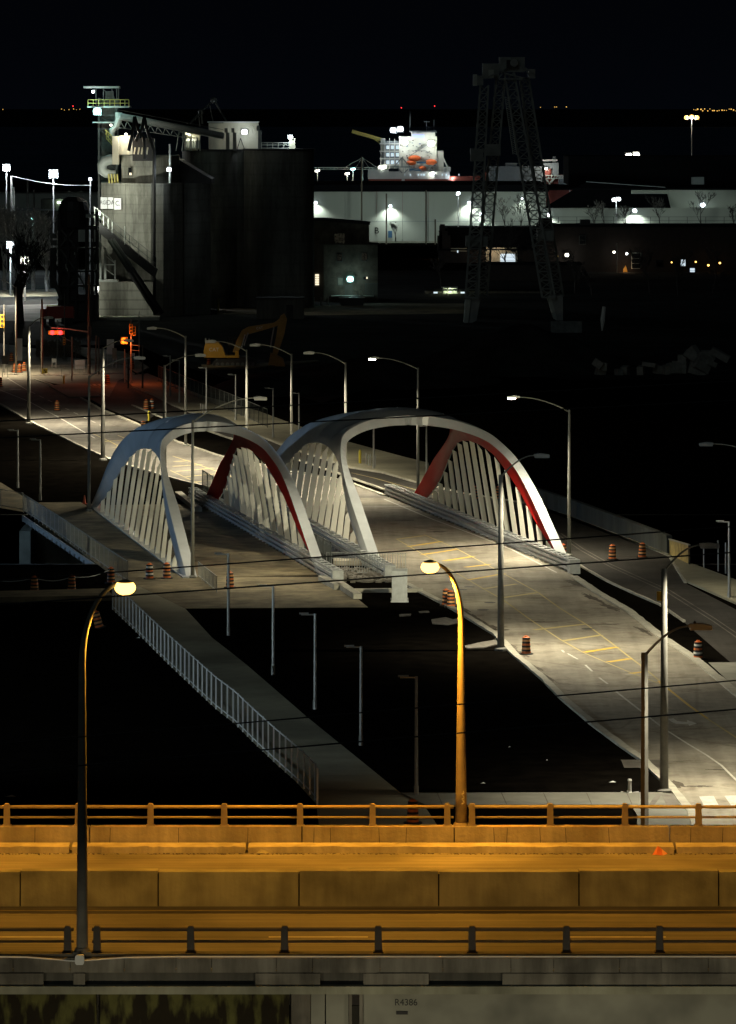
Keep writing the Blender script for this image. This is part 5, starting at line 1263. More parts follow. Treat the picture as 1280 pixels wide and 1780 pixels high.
for zz in (.25,.5,.75): 
    mb = MB(); z_ = WZ(489,D1-8)*zz; mb.box(WX(171,D1-6),WX(262,D1-6),D1-10.43,D1-10.4,z_,z_+.06); mb.build('wall_seam','dark',lo)
g = MB(); g.box(WX(170,D1-14),WX(278,D1-14),D1-17,D1-11,0,.45); tag(g.build('loading_ledge','kerb'),'pale ledge along the foot of the lit lower wall','ledge')
t = thing('vent_pipe','dark hooked vent pipe standing before the lit lower wall','pipe',G(203,552)); k=G(203,552).y/FPX
mb = MB(); mb.tube([(0,0,0),(0,0,28*k),(.15,0,31*k),(.7,0,33*k),(1.0,0,31*k)],[.42,.3,.28,.26,.26],10); mb.build('pipe','dark',t,smooth=True); mb = MB(); mb.box(-2,.8,-.4,.4,0,.7); mb.build('pipe_base','dark',t)
t = thing('downpipe','pair of dark bent pipes left of the lit lower wall','pipe',G(178,552))
for dx in (0,.5): mb = MB(); mb.tube([(-1+dx,0,62*k),(-.6+dx,0,52*k),(.3+dx,0,44*k),(.3+dx,0,0)],.14,8); mb.build('pipe','dark',t,smooth=True)
light('silo_wash','SPOT',tuple(W(160,352,699)),7000,(.98,1.0,.86),None,size=.3,target=tuple(W(246,380,D1)),angle=120,blend=.9)  # added spot without a fixture, washes the silo face from the left
flood('wall_lamp','small green-white lamp left of the silo signs',172,371,D1-13,.55,'e_green',260,(.8,1,.7),dy=-.6)
light('lower_wash','SPOT',tuple(W(168,500,697.5)),2600,(.98,1.0,.86),None,size=.3,target=tuple(W(205,520,D1-8)),angle=110,blend=.9)  # added spot without a fixture, brightens the lower wall
# dark process structure on the left
t = thing('process_structure','dark steel process structure with round vessel left of the lit silo','industrial structure',(WX(130,D1-20),D1-20,0)); O = Vector(t.location); Dp = D1-20
def PW(px,py,dy=0): p = W(px,py,Dp); return Vector((p.x-O.x,dy,p.z))
mb = MB(); mb.lathe([(2.3,PW(0,395).z),(2.4,PW(0,365).z),(2.0,PW(0,350).z),(1.0,PW(0,342).z)],16,(PW(128,0).x,1,0)); mb.build('vessel','dark',t)
for x in (103,118,132,150,160,168):
    for dy in (0,3): mb = MB(); mb.bar(PW(x,548,dy),PW(x,368,dy),.34); mb.build('column','dark',t)
for y in (372,392,396,430,470,495,520): mb = MB(); mb.box(PW(100,0).x,PW(170,0).x,-.2,3.4,PW(0,y+3).z,PW(0,y).z); mb.build('floor','dark',t)
for i,(a,b) in enumerate((((103,395),(132,430)),((132,395),(103,430)),((103,430),(132,470)),((150,430),(168,470)),((150,470),(168,430)),((132,470),(160,520)),((118,500),(140,478)))): mb = MB(); mb.bar(PW(*a),PW(*b),.2); mb.build('brace','ind',t)
mb = MB(); mb.box(PW(104,0).x,PW(131,0).x,.5,3.0,PW(0,548).z,PW(0,396).z); mb.box(PW(120,0).x,PW(170,0).x,.4,3.0,0,PW(0,512).z); mb.build('hopper_wall','dark',t)
mb = MB(); mb.tube([PW(92,478,-1),PW(100,500,-1),PW(108,520,-1)],.3,8); mb.tube([PW(93,430,-1),PW(93,500,-1)],.45,8); mb.build('duct','ind',t)
for y in (405,417,431,445,460,475): mb = MB(); mb.box(PW(89,0).x,PW(98,0).x,-1,1,PW(0,y+9).z,PW(0,y).z); mb.build('louvre_box','ind',t)
mb = MB(); mb.box(PW(144,0).x,PW(163,0).x,-.4,1,PW(0,378).z,PW(0,372).z); mb.build('lit_grating','indl',t)
for i in range(14):
    x = rnd.uniform(104,168); y = rnd.uniform(400,500); mb = MB(); mb.bar(PW(x,y,-.3),PW(x+rnd.uniform(-1,1),y+rnd.uniform(4,14),-.3),.12); mb.build('ladder_piece','indl' if i%3==0 else 'ind',t)
for a,b in (((112,345),(118,332)),((118,332),(132,340)),((132,340),(138,352)),((120,345),(140,332)),((140,332),(146,350))): mb = MB(); mb.bar(PW(*a,2),PW(*b,2),.15); mb.build('roof_truss','indl',t)

# concrete office block, windows
D3 = 765
t = thing('mill_building','old concrete mill building with small windows and teal lamp right of the silos','building',(WX(600,D3),D3,0)); O = Vector(t.location)
def BW(px): return WX(px,D3)-O.x
mb = MB(); mb.box(BW(563),BW(657),0,14,0,WZ(425,D3)); mb.build('wall','mill',t)
mb = MB(); mb.yprism([(BW(563),WZ(425,D3)+.01),(BW(545),WZ(425,D3)),(BW(545),WZ(384,D3)),(BW(562),WZ(384,D3)),(BW(642),WZ(391,D3)),(BW(642),WZ(425,D3)+.01)],1.0,13); mb.build('upper_storey','mill',t)
mb = MB(); mb.box(BW(545),BW(564),1.5,12,0,WZ(425,D3)-.1); mb.build('link_bay','fasciad',t)
mb = MB(); mb.yprism([(BW(545),WZ(384,D3)+.02),(BW(562),WZ(384,D3)+.02),(BW(643.5),WZ(391,D3)+.02),(BW(643.5),WZ(390,D3)+.2),(BW(562),WZ(383,D3)+.2),(BW(545),WZ(383,D3)+.2)],.8,13.2); mb.build('roof_edge','dark',t)
for (x0,x1,y0,y1,m,yy) in ((586,595,441,454,'glassd',-.04),(629,638,440,453,'glassd',-.04),(582,599,406,423,'glassd',.96),(588,596,483,495,'girder',-.05),(632,640,481,486,'glassd',-.04),(601,612,497,514,'fasciad',-.03),(636,656,493,516,'fasciad',-.03)):
    f = MB(); f.box(BW(x0)-.1,BW(x1)+.1,yy,yy+.1,WZ(y1,D3)-.1,WZ(y0,D3)+.1); fo = f.build('window','ind',t)
    f = MB(); f.box(BW(x0),BW(x1),yy-.04,yy-.005,WZ(y1,D3),WZ(y0,D3)); f.build('pane',m,fo)
f = MB(); f.box(BW(548),BW(554.5),1.38,1.49,WZ(496,D3),WZ(477,D3)); fo = f.build('window','e_win',t)
for i in range(1,5): f = MB(); f.box(BW(548),BW(554.5),1.33,1.37,WZ(477+i*4,D3),WZ(477+i*4-.7,D3)); f.build('glazing_bar','ind',fo)
f = MB(); f.box(BW(637),BW(639.5),-.1,-.05,WZ(484.5,D3),WZ(481,D3)); f.build('lit_pane','e_win',t)
f = MB(); f.box(BW(576),BW(650),-2.6,0,.9,1.12); f.build('loading_dock','indl',t)
f = MB()
for a,b in (((614,505),(621,506)),((621,506),(624,518)),((628,505),(632,520)),((624,514),(632,513)),((624,518),(626,524))):
    f.bar(W(*a,D3-3)-O,W(*b,D3-3)-O,.14)
f.build('stair_rail','indl',t)
flood('wall_lamp','round teal-white lamp glowing over the loading dock of the mill building',609,485,D3-1.2,1.15,'e_teal',110,(.72,1,.95),dy=-.8)
c = G(612,531); t = thing('skip_bin','dark open waste container below the teal lamp','container',c)
mb = MB(); mb.yprism([(-1.8,0.05),(-2.1,1.25),(2.1,1.25),(1.8,0.05)],-.8,.8); mb.build('bin_body','dark',t); mb = MB(); mb.box(-2.15,2.15,-.85,.85,1.26,1.34); mb.build('rim','indl',t)
mb = MB(); mb.box(WX(527,D3),WX(545,D3),D3-5,D3-4,0,.01)
struct('lit_yard', poly([(530,548),(520,533),(660,527),(830,528),(830,545)],0,.03), 'walk_dark')
struct('lit_yard', poly([(378,547),(380,536),(448,536),(448,546)],0,.03), 'walk_dark')
light('yard_fill','SPOT',tuple(W(360,470,735)),2500,(.6,1,.95),None,size=.3,target=tuple(G(415,541)),angle=60,blend=1)  # added teal spot without a fixture, brightens the yard patch
for i,(x,y) in enumerate(((533,531),(546,531),(558,531),(571,531))): bollard((x,y),['first','second','third','fourth'][i]+' small post from the left in front of the mill building',1.4,'indl',.10)
bollard((380,543),'tall yellow-green post left of the teal lit yard',2.3,'yrail',.16)
mb = MB(); p = G(524,533); mb.box(-.5,.5,-.3,.3,0,.9); tag(mb.build('ground_lamp','e_win',loc=p),'small glowing lamp box on the ground at the silo foot','lamp')
# dark low building in front (445-530, 515-550)
c = G(488,555); t = thing('shed','low dark flat-roofed shed in front of the silo feet','shed',c); k=c.y/FPX
mb = MB(); mb.box(-42*k,40*k,0,6,0,3.1); mb.build('wall','fasciad',t); mb = MB(); mb.box(-43*k,41*k,-.2,6.2,3.12,3.3); mb.build('roof','dark',t); mb = MB(); mb.box(10*k,22*k,-.05,0,0,2.2); mb.build('door','dark',t)

# ================================================================== WAREHOUSE AND THE ROW BEHIND
D4 = 1113.0
def W4(px): return WX(px,D4)
t = thing('warehouse','long pale warehouse wall marked B with bright wall lamps','warehouse',(W4(760),D4,0)); O = Vector(t.location)
zt = WZ(333,D4); k = D4/FPX
xs = [-100,545,600,655,700,745,800,850,950]
for i in range(len(xs)-1):
    mb = MB(); mb.box(W4(xs[i])-O.x+.03,W4(xs[i+1])-O.x-.03,0,.4,0,zt); mb.build('wall_panel','ware',t)
mb = MB(); mb.box(W4(-100)-O.x,W4(955)-O.x,-.8,60,zt+.02,zt+1.7); mb.build('roof','roof',t)
mb = MB(); mb.box(W4(638)-O.x,W4(672)-O.x,-.06,0,0,WZ(386,D4)); mb.build('loading_door','ware',t)
mb = MB(); mb.box(W4(545)-O.x,W4(950)-O.x,-.05,0,WZ(385,D4),WZ(384.3,D4)); mb.build('wall_seam','grey',t)
text('lettering','B',(W4(655)-O.x,-.12,WZ(401,D4)),2.1,'letter',parent=t,ext=.01)
mb = MB(); mb.box(W4(675)-O.x,W4(682)-O.x,-.2,-.08,WZ(413,D4),WZ(401,D4)); mb.build('door_sign','ship_b',t)
mb = MB(); mb.box(W4(950)-O.x,W4(1420)-O.x,.8,1.2,0,WZ(361,D4)); mb.build('wall_panel','ware',t)
t2 = thing('warehouse','taller right warehouse with dark sloping annex roof and trees before it','warehouse',(W4(1200),D4+6,0)); O2 = Vector(t2.location)
for a,b in ((1100,1165),(1165,1225),(1225,1290),(1290,1400)):
    mb = MB(); mb.box(W4(a)-O2.x+.03,W4(b)-O2.x-.03,0,.4,0,WZ(330,D4+6)); mb.build('wall_panel','ware',t2)
mb = MB(); mb.box(W4(950)-O2.x,W4(1420)-O2.x,-.6,60,WZ(330,D4+6)+.02,WZ(327,D4+6)); mb.build('roof','roof',t2)
mb = MB(); mb.add([(W4(945)-O2.x,-6.6,WZ(361,D4)),(W4(1166)-O2.x,-6.6,WZ(361,D4)),(W4(1162)-O2.x,3,WZ(327,D4)),(W4(1022)-O2.x,3,WZ(317,D4))],[(0,1,2,3)]); mb.build('annex_roof','roof',t2)
mb = MB(); mb.bar((W4(1022)-O2.x,2.5,WZ(316.5,D4)),(W4(1162)-O2.x,2.5,WZ(326.5,D4)),.18); mb.build('ridge_flashing','grey',t2)
mb = MB(); mb.box(W4(1210)-O2.x,W4(1232)-O2.x,8,10,WZ(322,D4),WZ(309,D4)); mb.build('roof_unit','grey',t2)
mb = MB(); mb.box(W4(1000)-O2.x,W4(1420)-O2.x,30,60,WZ(325,D4),WZ(272,D4+30)); mb.build('upper_roof','roof',t2)
def wlamp(px,py,D,lab,P,tx=0,s=.8,em='e_white',c=(.90,1,.90)):
    flood('wall_lamp',lab,px,py,D-.5,s,em,P*.40,c,dy=-1.0,kind='SPOT',target=(WX(px,D)+tx,D+.6,WZ(py,D)-9),angle=125)
wlamp(679,358,D4,'bright lamp high on the warehouse wall right of the letter B',5200)
wlamp(549,352,D4,'warehouse wall lamp at the edge of the silo',3600)
wlamp(816,352,D4,'warehouse wall lamp behind the left crane leg',6500)
wlamp(836,372,D4,'lower warehouse lamp seen through the left crane leg',2000)
wlamp(955,373,D4,'warehouse wall lamp just right of the right crane leg',3200,s=1.0)
wlamp(1104,366,D4,'warehouse wall lamp behind bare trees, bright fan of light',8000,s=1.1)
wlamp(1222,356,D4+5,'warehouse wall lamp behind the single bare tree at right',7500,s=1.3)
wlamp(908,345,D4,'faint warehouse lamp between the crane legs',900,s=.5)
t = thing('yard_fence','thin rail fence on the terrace before the warehouse','fence',(W4(1000),D4-14,0))
O = Vector(t.location); zb = WZ(393,D4-14)
for zz in (.2,1.3,2.2): mb = MB(); mb.box(-9,75,-.05,.05,zb+zz,zb+zz+.08); mb.build('rail','ind',t)
for i in range(20): mb = MB(); mb.box(-9+i*4.4-.06,-9+i*4.4+.06,-.06,.06,zb-.2,zb+2.2); mb.build('post','ind',t)
g = MB(); g.box(W4(555),W4(760),D4-10,D4-9.4,0,.4); struct('yard_kerb', g, 'kerb')
# masts in front of the warehouse
flood('light_mast','slim mast with cool lamp in front of the warehouse right half',797,336,D4-15,.9,'e_white',700,CW,pole=0)
for i,(x,y) in enumerate(((629,272),(672,336),(741,330),(757,381))):
    p = byD(x,D4-20-i); h_ = WZ(y,D4-20-i); mb = MB(); mb.tube([(0,0,0),(0,0,h_)],.18,6); tag(mb.build('utility_pole','wood',loc=p),['tall thin pole left of the warehouse letter B','dark pole right of the warehouse letter B','thin pole in the middle of the warehouse wall','short black pole left of the stepped gable'][i],'pole')
flood('street_lamp_pair','pair of warm street lights on the short dark pole by the gable',768,437,D4-130,.7,'e_sod',500,SOD,n=1)
flood('street_lamp_pair','whiter partner lamp right of the warm street light',775,436,D4-130.5,.55,'e_warm',0,SOD,n=1)

for i_,(x_,P_) in enumerate(((600,9000),(740,9000),(880,8000),(1040,9000),(1200,10000))):
    p_ = byD(x_,D4-42); light('yard_fill','SPOT',(p_.x,p_.y,11),P_*.5,(.85,1,.88),None,size=.3,target=(p_.x+2,D4,4),angle=95,blend=.8)  # row of added fill spots, no fixtures, brightening the warehouse wall

# heritage row, dark roofs
D5 = 960
def bld(name, label, x0, x1, ytop, ybase, D, dep, m='brick', roofm='roof', gable=False):
    b = byD((x0+x1)/2,D); t = thing(name,label,'building',b); k = D/FPX
    h = WZ(ytop,D); mb = MB(); mb.box((x0-(x0+x1)/2)*k,((x1-(x0+x1)/2))*k,0,dep,0,h); mb.build('wall',m,t)
    mb = MB(); mb.box((x0-(x0+x1)/2)*k-.2,((x1-(x0+x1)/2))*k+.2,-.3,dep+.3,h+.01,h+.3); mb.build('roof',roofm,t)
    return t, (x0+x1)/2, k
t,cx_,k = bld('brick_building','dark building with stepped gable and black roof left of the crane',764,938,435,470,D5,14)
mb = MB(); mb.yprism([((770-cx_)*k,WZ(436,D5)),((770-cx_)*k,WZ(414,D5)),((764-cx_)*k,WZ(404,D5)),((780-cx_)*k,WZ(397,D5)),((938-cx_)*k,WZ(397,D5)),((938-cx_)*k,WZ(436,D5))],4,13); mb.build('pitched_roof','roof',t)
for x0,x1,y0 in ((761,766,410),(764,769,402),(766,774,390),(774,779,402),(779,784,410)): mb = MB(); mb.box((x0-cx_)*k,(x1-cx_)*k,2,4,WZ(440,D5),WZ(y0,D5)); mb.build('gable_step','brick',t)
mb = MB(); mb.box((779-cx_)*k,(784-cx_)*k,5,7,WZ(397,D5),WZ(394,D5)); mb.build('chimney','brick',t)
mb = MB(); mb.box((784-cx_)*k,(812-cx_)*k,-.1,0,WZ(437,D5),WZ(431,D5)); mb.build('pale_band','cladding',t)
f = MB(); f.box((795-cx_)*k,(797-cx_)*k,-.2,-.12,WZ(439,D5),WZ(433,D5)); f.build('lit_window','e_winc',t)
mb = MB(); mb.box((845-cx_)*k,(900-cx_)*k,-.25,-.02,WZ(459,D5),WZ(430,D5)); mb.build('pink_wall','cladding',t)
f = MB(); f.box((870-cx_)*k,(896-cx_)*k,-.4,-.27,WZ(458,D5),WZ(441,D5)); f.build('lit_window','e_winc',t)
for yy in (446.5,452): f = MB(); f.box((870-cx_)*k,(896-cx_)*k,-.45,-.41,WZ(yy+.5,D5),WZ(yy,D5)); f.build('glazing_bar','grey',t)
light('wall_glow','POINT',((858-cx_)*k,-3,WZ(432,D5)),220,(1,.75,.5),t,size=.3)
D6 = 905
t,cx_,k = bld('brick_building','long dark two storey building across the right side under the trees',938,1420,394,480,D6,16,m='brick')
mb = MB(); mb.box((938-cx_)*k,(960-cx_)*k,-.2,6,WZ(396,D6),WZ(380,D6)); mb.build('parapet_block','brick',t); mb = MB(); mb.box((1010-cx_)*k,(1027-cx_)*k,1,4,WZ(394,D6),WZ(382,D6)); mb.build('roof_box','dark',t)
def win(t,x0,x1,y0,y1,m,bars=1,frame='ind'):
    f = MB(); f.box((x0-cx_)*k-.1,(x1-cx_)*k+.1,-.16,-.02,WZ(y1,D6)-.1,WZ(y0,D6)+.1); fo = f.build('window',frame,t)
    f = MB(); f.box((x0-cx_)*k,(x1-cx_)*k,-.22,-.17,WZ(y1,D6),WZ(y0,D6)); f.build('pane',m,fo)
    for i in range(1,bars+1):
        yy = y0+(y1-y0)*i/(bars+1); f = MB(); f.box((x0-cx_)*k,(x1-cx_)*k,-.27,-.23,WZ(yy+.5,D6),WZ(yy,D6)); f.build('glazing_bar',frame,fo)
win(t,1099,1114,440,466,'glassd',2,'ware'); win(t,1141,1153,452,464,'glassd',1,'brick'); win(t,1184,1192,451,462,'e_winc',1); win(t,1200,1208,466,474,'e_winc',1,'ship_b')
win(t,1008,1018,410,424,'glassd',1); win(t,1142,1152,456,463,'fascia',0)
f = MB(); f.add([((1083-cx_)*k,-.1,WZ(484,D6)),((1091-cx_)*k,-.1,WZ(484,D6)),((1091-cx_)*k,-.1,WZ(470,D6)),((1088-cx_)*k,-.1,WZ(461,D6)),((1084-cx_)*k,-.1,WZ(468,D6))],[(0,1,2,3,4)]); f.build('orange_lit_gable','cat',t)
light('gable_light','POINT',((1087-cx_)*k,-2,WZ(466,D6)),60,(1,.55,.25),t,size=.2)
for i,(x,y,s,em,P) in enumerate(((986,443,.8,'e_warm',90),(1068,438,.5,'e_warm',30),(1090,441,.5,'e_white',30),(1168,456,.35,'e_sod',4),(1210,455,.35,'e_sod',4),(1232,461,.45,'e_sod',6),(1252,457,.45,'e_sod',6),(969,445,.4,'e_sod',5))):
    flood('wall_lamp',['warm white wall lamp right of the right crane leg','left of two small lamps over the dark court','right of two small lamps over the dark court','tiny orange lamp, leftmost of the row at far right','tiny orange lamp, second of the row at far right','tiny orange lamp, third of the row at far right','tiny orange lamp, last of the row at far right','tiny orange lamp touching the right crane leg'][i],x,y,D6-1.4,s,em,P,WW if em!='e_sod' else SOD,dy=-.8)
mb = MB(); mb.tube([(0,0,0),(0,0,5.8)],.12,6); tag(mb.build('lamp_post','cpole',loc=byD(1073,D6-3)),'pale lamp post in the dark court right of the crane','lamp post')
# small lit annexes near the left crane foot
D7 = 800
t,cx_,k = bld('annex','low dark annex with lit green porch left of the left crane foot',740,960,505,540,D7,10,m='fasciad')
D6s, D6 = D6, D7
win(t,754,761,502+5,513,'e_winc',1); win(t,801,808,507,516,'e_winc',1); 
f = MB(); f.box((768-cx_)*k,(796-cx_)*k,-2.0,-.1,WZ(500,D7),WZ(498,D7)); f.build('porch_roof','indl',t); f = MB(); f.box((770-cx_)*k,(795-cx_)*k,-.15,-.03,WZ(520,D7),WZ(501,D7)); f.build('porch_wall','indl',t)
for x in (770,778,787,795): f = MB(); f.box((x-cx_)*k-.05,(x-cx_)*k+.05,-2,-1.9,WZ(521,D7),WZ(500,D7)); f.build('porch_post','indl',t)
light('porch_light','POINT',((783-cx_)*k,-1,WZ(502,D7)),180,(.9,1,.6),t,size=.2)
D6 = D6s
t,cx_,k = bld('low_building','black low building between the crane feet',846,1010,460,520,860,8,m='brick')

# ================================================================== LATTICE CRANE
DC = 692.0
t = thing('lattice_crane','towering derelict lattice crane standing on two splayed legs','crane',(WX(890,DC),DC,0)); O = Vector(t.location)
def lattice(name, a, b, wa, wb, dya, dyb, n=22, m='crane'):
    A = W(a[0],a[1],DC)-O; B = W(b[0],b[1],DC)-O; A.y = dya; B.y = dyb
    k = DC/FPX; V = []
    mb = MB(); ch = []
    for sx in (-1,1):
        for sy in (-1,1):
            p = A+Vector((sx*wa*k/2,sy*wa*k/2,0)); q = B+Vector((sx*wb*k/2,sy*wb*k/2,0)); mb.bar(p,q,.27); ch.append((p,q))
    leg = mb.build(name,m,t)
    mb = MB()
    for i in range(n):
        f0, f1 = i/n, (i+1)/n
        for (c0,c1) in ((0,2),(2,3),(3,1),(1,0)):
            p0 = ch[c0][0].lerp(ch[c0][1],f0); p1 = ch[c1][0].lerp(ch[c1][1],f1); mb.bar(p0,p1,.15)
            mb.bar(ch[c0][0].lerp(ch[c0][1],f0), ch[c1][0].lerp(ch[c1][1],f0), .14)
    mb.build('lattice_bracing',m,leg)
    return leg
lattice('leg',(820,516),(842,148),22,14,-2,-1,26); lattice('leg',(838,516),(871,136),20,15,3,1,26)
lattice('leg',(953,516),(885,125),22,17,-2,-1,26); lattice('leg',(971,516),(912,135),20,16,3,1,26)
for (p,lab) in (([(809,520),(806,563),(813,566),(818,520)],0),([(818,518),(814,563),(828,556),(835,518)],1),([(951,516),(962,553),(968,555),(957,514)],0),([(957,514),(966,556),(978,556),(978,512)],1)):
    P = [W(a,b,DC)-O for a,b in p]
    mb = MB(); mb.yprism([(q.x,q.z) for q in P],-2.5 if lab==0 else -2.2,2.2); mb.build('foot_box','cranebox' if lab==1 else 'indl',t)
for (x0,x1,y0,y1) in ((810,848,410,428),(934,962,400,418),(843,870,250,270),(818,840,258,280)):
    a = W(x0,y1,DC)-O; b_ = W(x1,y0,DC)-O; mb = MB(); mb.box(a.x,b_.x,-2.2,2.5,a.z,b_.z); mb.build('machinery_deck','crane',t)
for (x0,x1,y0,y1,m,y_) in ((839,868,110,136,'crane',-1),(868,912,99,125,'crane',-2),(919,930,120,136,'cranebox',-2),(823,840,131,148,'crane',-2),(880,900,104,118,'dark',-2.6)):
    a = W(x0,y1,DC)-O; b_ = W(x1,y0,DC)-O; mb = MB(); mb.box(a.x,b_.x,y_,2,a.z,b_.z); mb.build('top_cabin',m,t)
for (x0,x1,y0,y1) in ((822.5,829,129,149),(849,858,121,135)):
    a = W(x0,y1,DC)-O; b_ = W(x1,y0,DC)-O; mb = MB(); mb.box(a.x,b_.x,-2.15,-2.02,a.z,b_.z); mb.build('pale_panel','indl',t)
mb = MB(); 
for a,b_ in (((868,125),(920,138)),((912,118),(928,128)),((842,136),(885,118)),((866,136),(886,112)),((905,112),(920,130)),((866,137),(920,137))): mb.bar(Vector(((W(*a,DC)-O).x,-2.2,(W(*a,DC)).z)),Vector(((W(*b_,DC)-O).x,-2.2,(W(*b_,DC)).z)),.22)
mb.build('top_brace','crane',t)
mb = MB(); P = W(893,109,DC)-O; mb.add([(P.x+.6*math.cos(a*math.pi/6),-2.7,P.z+.6*math.sin(a*math.pi/6)) for a in range(12)],[tuple(range(12))]); mb.build('sheave','cranebox',t)
mb = MB()
for i in range(26):
    f0, f1 = i/26,(i+1)/26; a0 = W(877+14*f0,168+100*f0,DC)-O; a1 = W(877+14*f1,168+100*f1,DC)-O; mb.bar(a0+Vector((0,-3,0)),a1+Vector((.55,-3,0)),.08); mb.bar(a0+Vector((0,-3,0)),a1+Vector((0,-3,0)),.09); mb.bar(a0+Vector((.55,-3,0)),a1+Vector((.55,-3,0)),.09)
mb.build('ladder','indl',t)
mb = MB(); p = G(985,578); mb.box(-2.2,2.2,-1,1,0,1.6); tag(mb.build('foundation_block','rubble',loc=p),'pale concrete block at the foot of the right crane leg','block')
mb = MB(); p = G(1047,575); mb.tube([(0,0,0),(.1,0,1.5),(.3,0,3.5)],[.08,.35,.25],7); tag(mb.build('wrapped_post','sign',loc=p),'pale slanting wrapped post alone in the dark right of the crane','post')

# ================================================================== SHIPS
DS = 1450.0
def SW(px): return WX(px,DS)
def SZ_(py): return WZ(py,DS)
def ship(name,label,px): return thing(name,label,'ship',(SW(px),DS,0))
t = ship('cargo_ship','brightly lit white cargo ship with lifeboats and yellow crane beyond the warehouse',710); O = Vector(t.location)
def sb(x0,x1,y0,y1,m,ya,yb,name='deck_block',par=None):
    mb = MB(); mb.box(SW(x0)-O.x,SW(x1)-O.x,ya,yb,SZ_(y1),SZ_(y0)); return mb.build(name,m,par or t)
mb = MB(); mb.yprism([(SW(640)-O.x,-2),(SW(641)-O.x,SZ_(311)),(SW(790)-O.x,SZ_(311)),(SW(830)-O.x,SZ_(313)),(SW(835)-O.x,-2)],0,30); hull = mb.build('hull','ship_r',t)
sb(640,676,293,311,'ship_w',.0,3,'stern_bulwark'); sb(676,782,298,312,'ship_w',.5,5,'side_shell'); sb(782,835,306,313,'ship_r',.5,5,'forward_bulwark')
sup = sb(694,760,237,298,'ship_w',4,20,'superstructure'); sb(716,757,230,237,'ship_w',4,18,'wheelhouse'); sb(718,738,234,238.5,'e_bridge',3.6,3.9,'wheelhouse_window')
sb(664,696,245,293,'grey',6,20,'funnel_block'); sb(760,772,262,300,'ship_w',5,20,'aft_house'); sb(712,760,227,230,'grey',5,16,'monkey_deck')
for y in (249,262,275,286): sb(660,697,y,y+1.6,'ship_w',2,6,'gallery_deck')
for x in (662,669,677,686,695): sb(x,x+1,240,293,'ship_w',2,2.3,'gallery_post')
for y in (250,263,276):
    for x in (672,680,689): sb(x,x+5,y+3,y+9,'e_winc',5.6,5.9,'lit_bay')
for y in (252,262,272):
    for x in (700,718,733,746): sb(x,x+1.4,y,y+2,'dark',3.7,3.95,'porthole')
def blob(x,y,rx,rz,m,name='lifeboat',yy=2.5,par=None):
    mb = MB(); c_=(SW(x)-O.x,yy,SZ_(y)); V=[]; 
    mb.sphere((0,0,0),1,8); mb.v = [(c_[0]+v[0]*rx,c_[1]+v[1]*1.2,c_[2]+v[2]*rz) for v in mb.v]; return mb.build(name,m,par or t,smooth=True)
blob(721,275,2.0,1.0,'lifeboat'); blob(715,283,1.7,.8,'lifeboat'); blob(750,282,1.9,1.0,'lifeboat'); blob(735,292,1.2,.75,'lifeboat')
sb(712,732,293,297,'ship_b',2,3,'blue_tarp'); sb(725,745,281,284,'ship_b',2,3,'blue_tarp')
mb = MB()
for a,b_ in (((714,270),(745,250)),((716,262),(740,262)),((705,300),(760,284)),((680,298),(700,306)),((740,262),(752,268)),((738,306),(752,290))): mb.bar((SW(a[0])-O.x,2,SZ_(a[1])),(SW(b_[0])-O.x,2,SZ_(b_[1])),.28)
mb.build('rigging','grey',t)
mb = MB(); mb.bar((SW(612)-O.x,4,SZ_(228)),(SW(665)-O.x,4,SZ_(243)),.8,1.1); mb.build('crane_jib','yrail',t); mb = MB(); mb.bar((SW(650)-O.x,4,SZ_(240)),(SW(660)-O.x,4,SZ_(249)),.4); mb.build('crane_strut','yrail',t); sb(662,670,240,262,'indl',3,5,'crane_post')
mb = MB(); mb.bar((SW(765)-O.x,3,SZ_(263)),(SW(780)-O.x,3,SZ_(293)),.5); mb.build('davit','ship_w',t); sb(768,784,290,298,'ship_w',2,5,'aft_platform')
for x,y0 in ((713,193),(742,210),(755,208),(746,220)): 
    sb(x,x+.7,y0,230,'grey',8,8.3,'mast')
sb(738,748,211,212,'grey',8,8.3,'mast_yard')
for i in range(46):
    x = rnd.uniform(694,758); y = rnd.uniform(242,298); w_ = rnd.uniform(.8,3.5); h_ = rnd.uniform(.6,2.5)
    sb(x,x+w_,y,y+h_,rnd.choice(['grey','dark','ship_w','indl','ship_b','grey']),3.4,3.95,'deck_fitting')
for i in range(24):
    x = rnd.uniform(642,782); sb(x,x+.5,rnd.uniform(289,295),300,'grey',.5,.8,'rail_stanchion')
for i in range(10):
    x = rnd.uniform(684,800); sb(x,x+1.5,302,305,'e_winc',.1,.4,'deck_light')
for i,(x,y,s,n,P,lab) in enumerate(((690,226,2.0,2,900,'most dazzling floodlight high above the ship funnel block'),(704,247,2.2,1,1000,'left of two dazzling floodlights on the white ship superstructure'),(750,249,2.4,1,1000,'right of two dazzling floodlights on the white ship superstructure'),(665,291,1.3,2,350,'pair of yellowish deck lamps at the ship stern'),(752,301,1.2,1,250,'deck lamp low on the ship right side'),(787,310,1.4,1,500,'blue-white lamp at the ship bow end above the warehouse roof'))):
    flood('ship_floodlight',lab,x,y,DS+3,s,'e_white' if i in (0,5) else 'e_warm',P,CW if i in (0,5) else (.95,1,.85),n=n,dy=-3.0)
flood('ship_floodlight','lamp lighting the ship hull from the quay, left',676,318,DS-25,.6,'e_warm',2200,(1,1,.9),dy=-.5)
flood('ship_floodlight','lamp lighting the ship side from the quay, right',742,316,DS-28,.6,'e_warm',2500,(1,1,.9),dy=-.5)
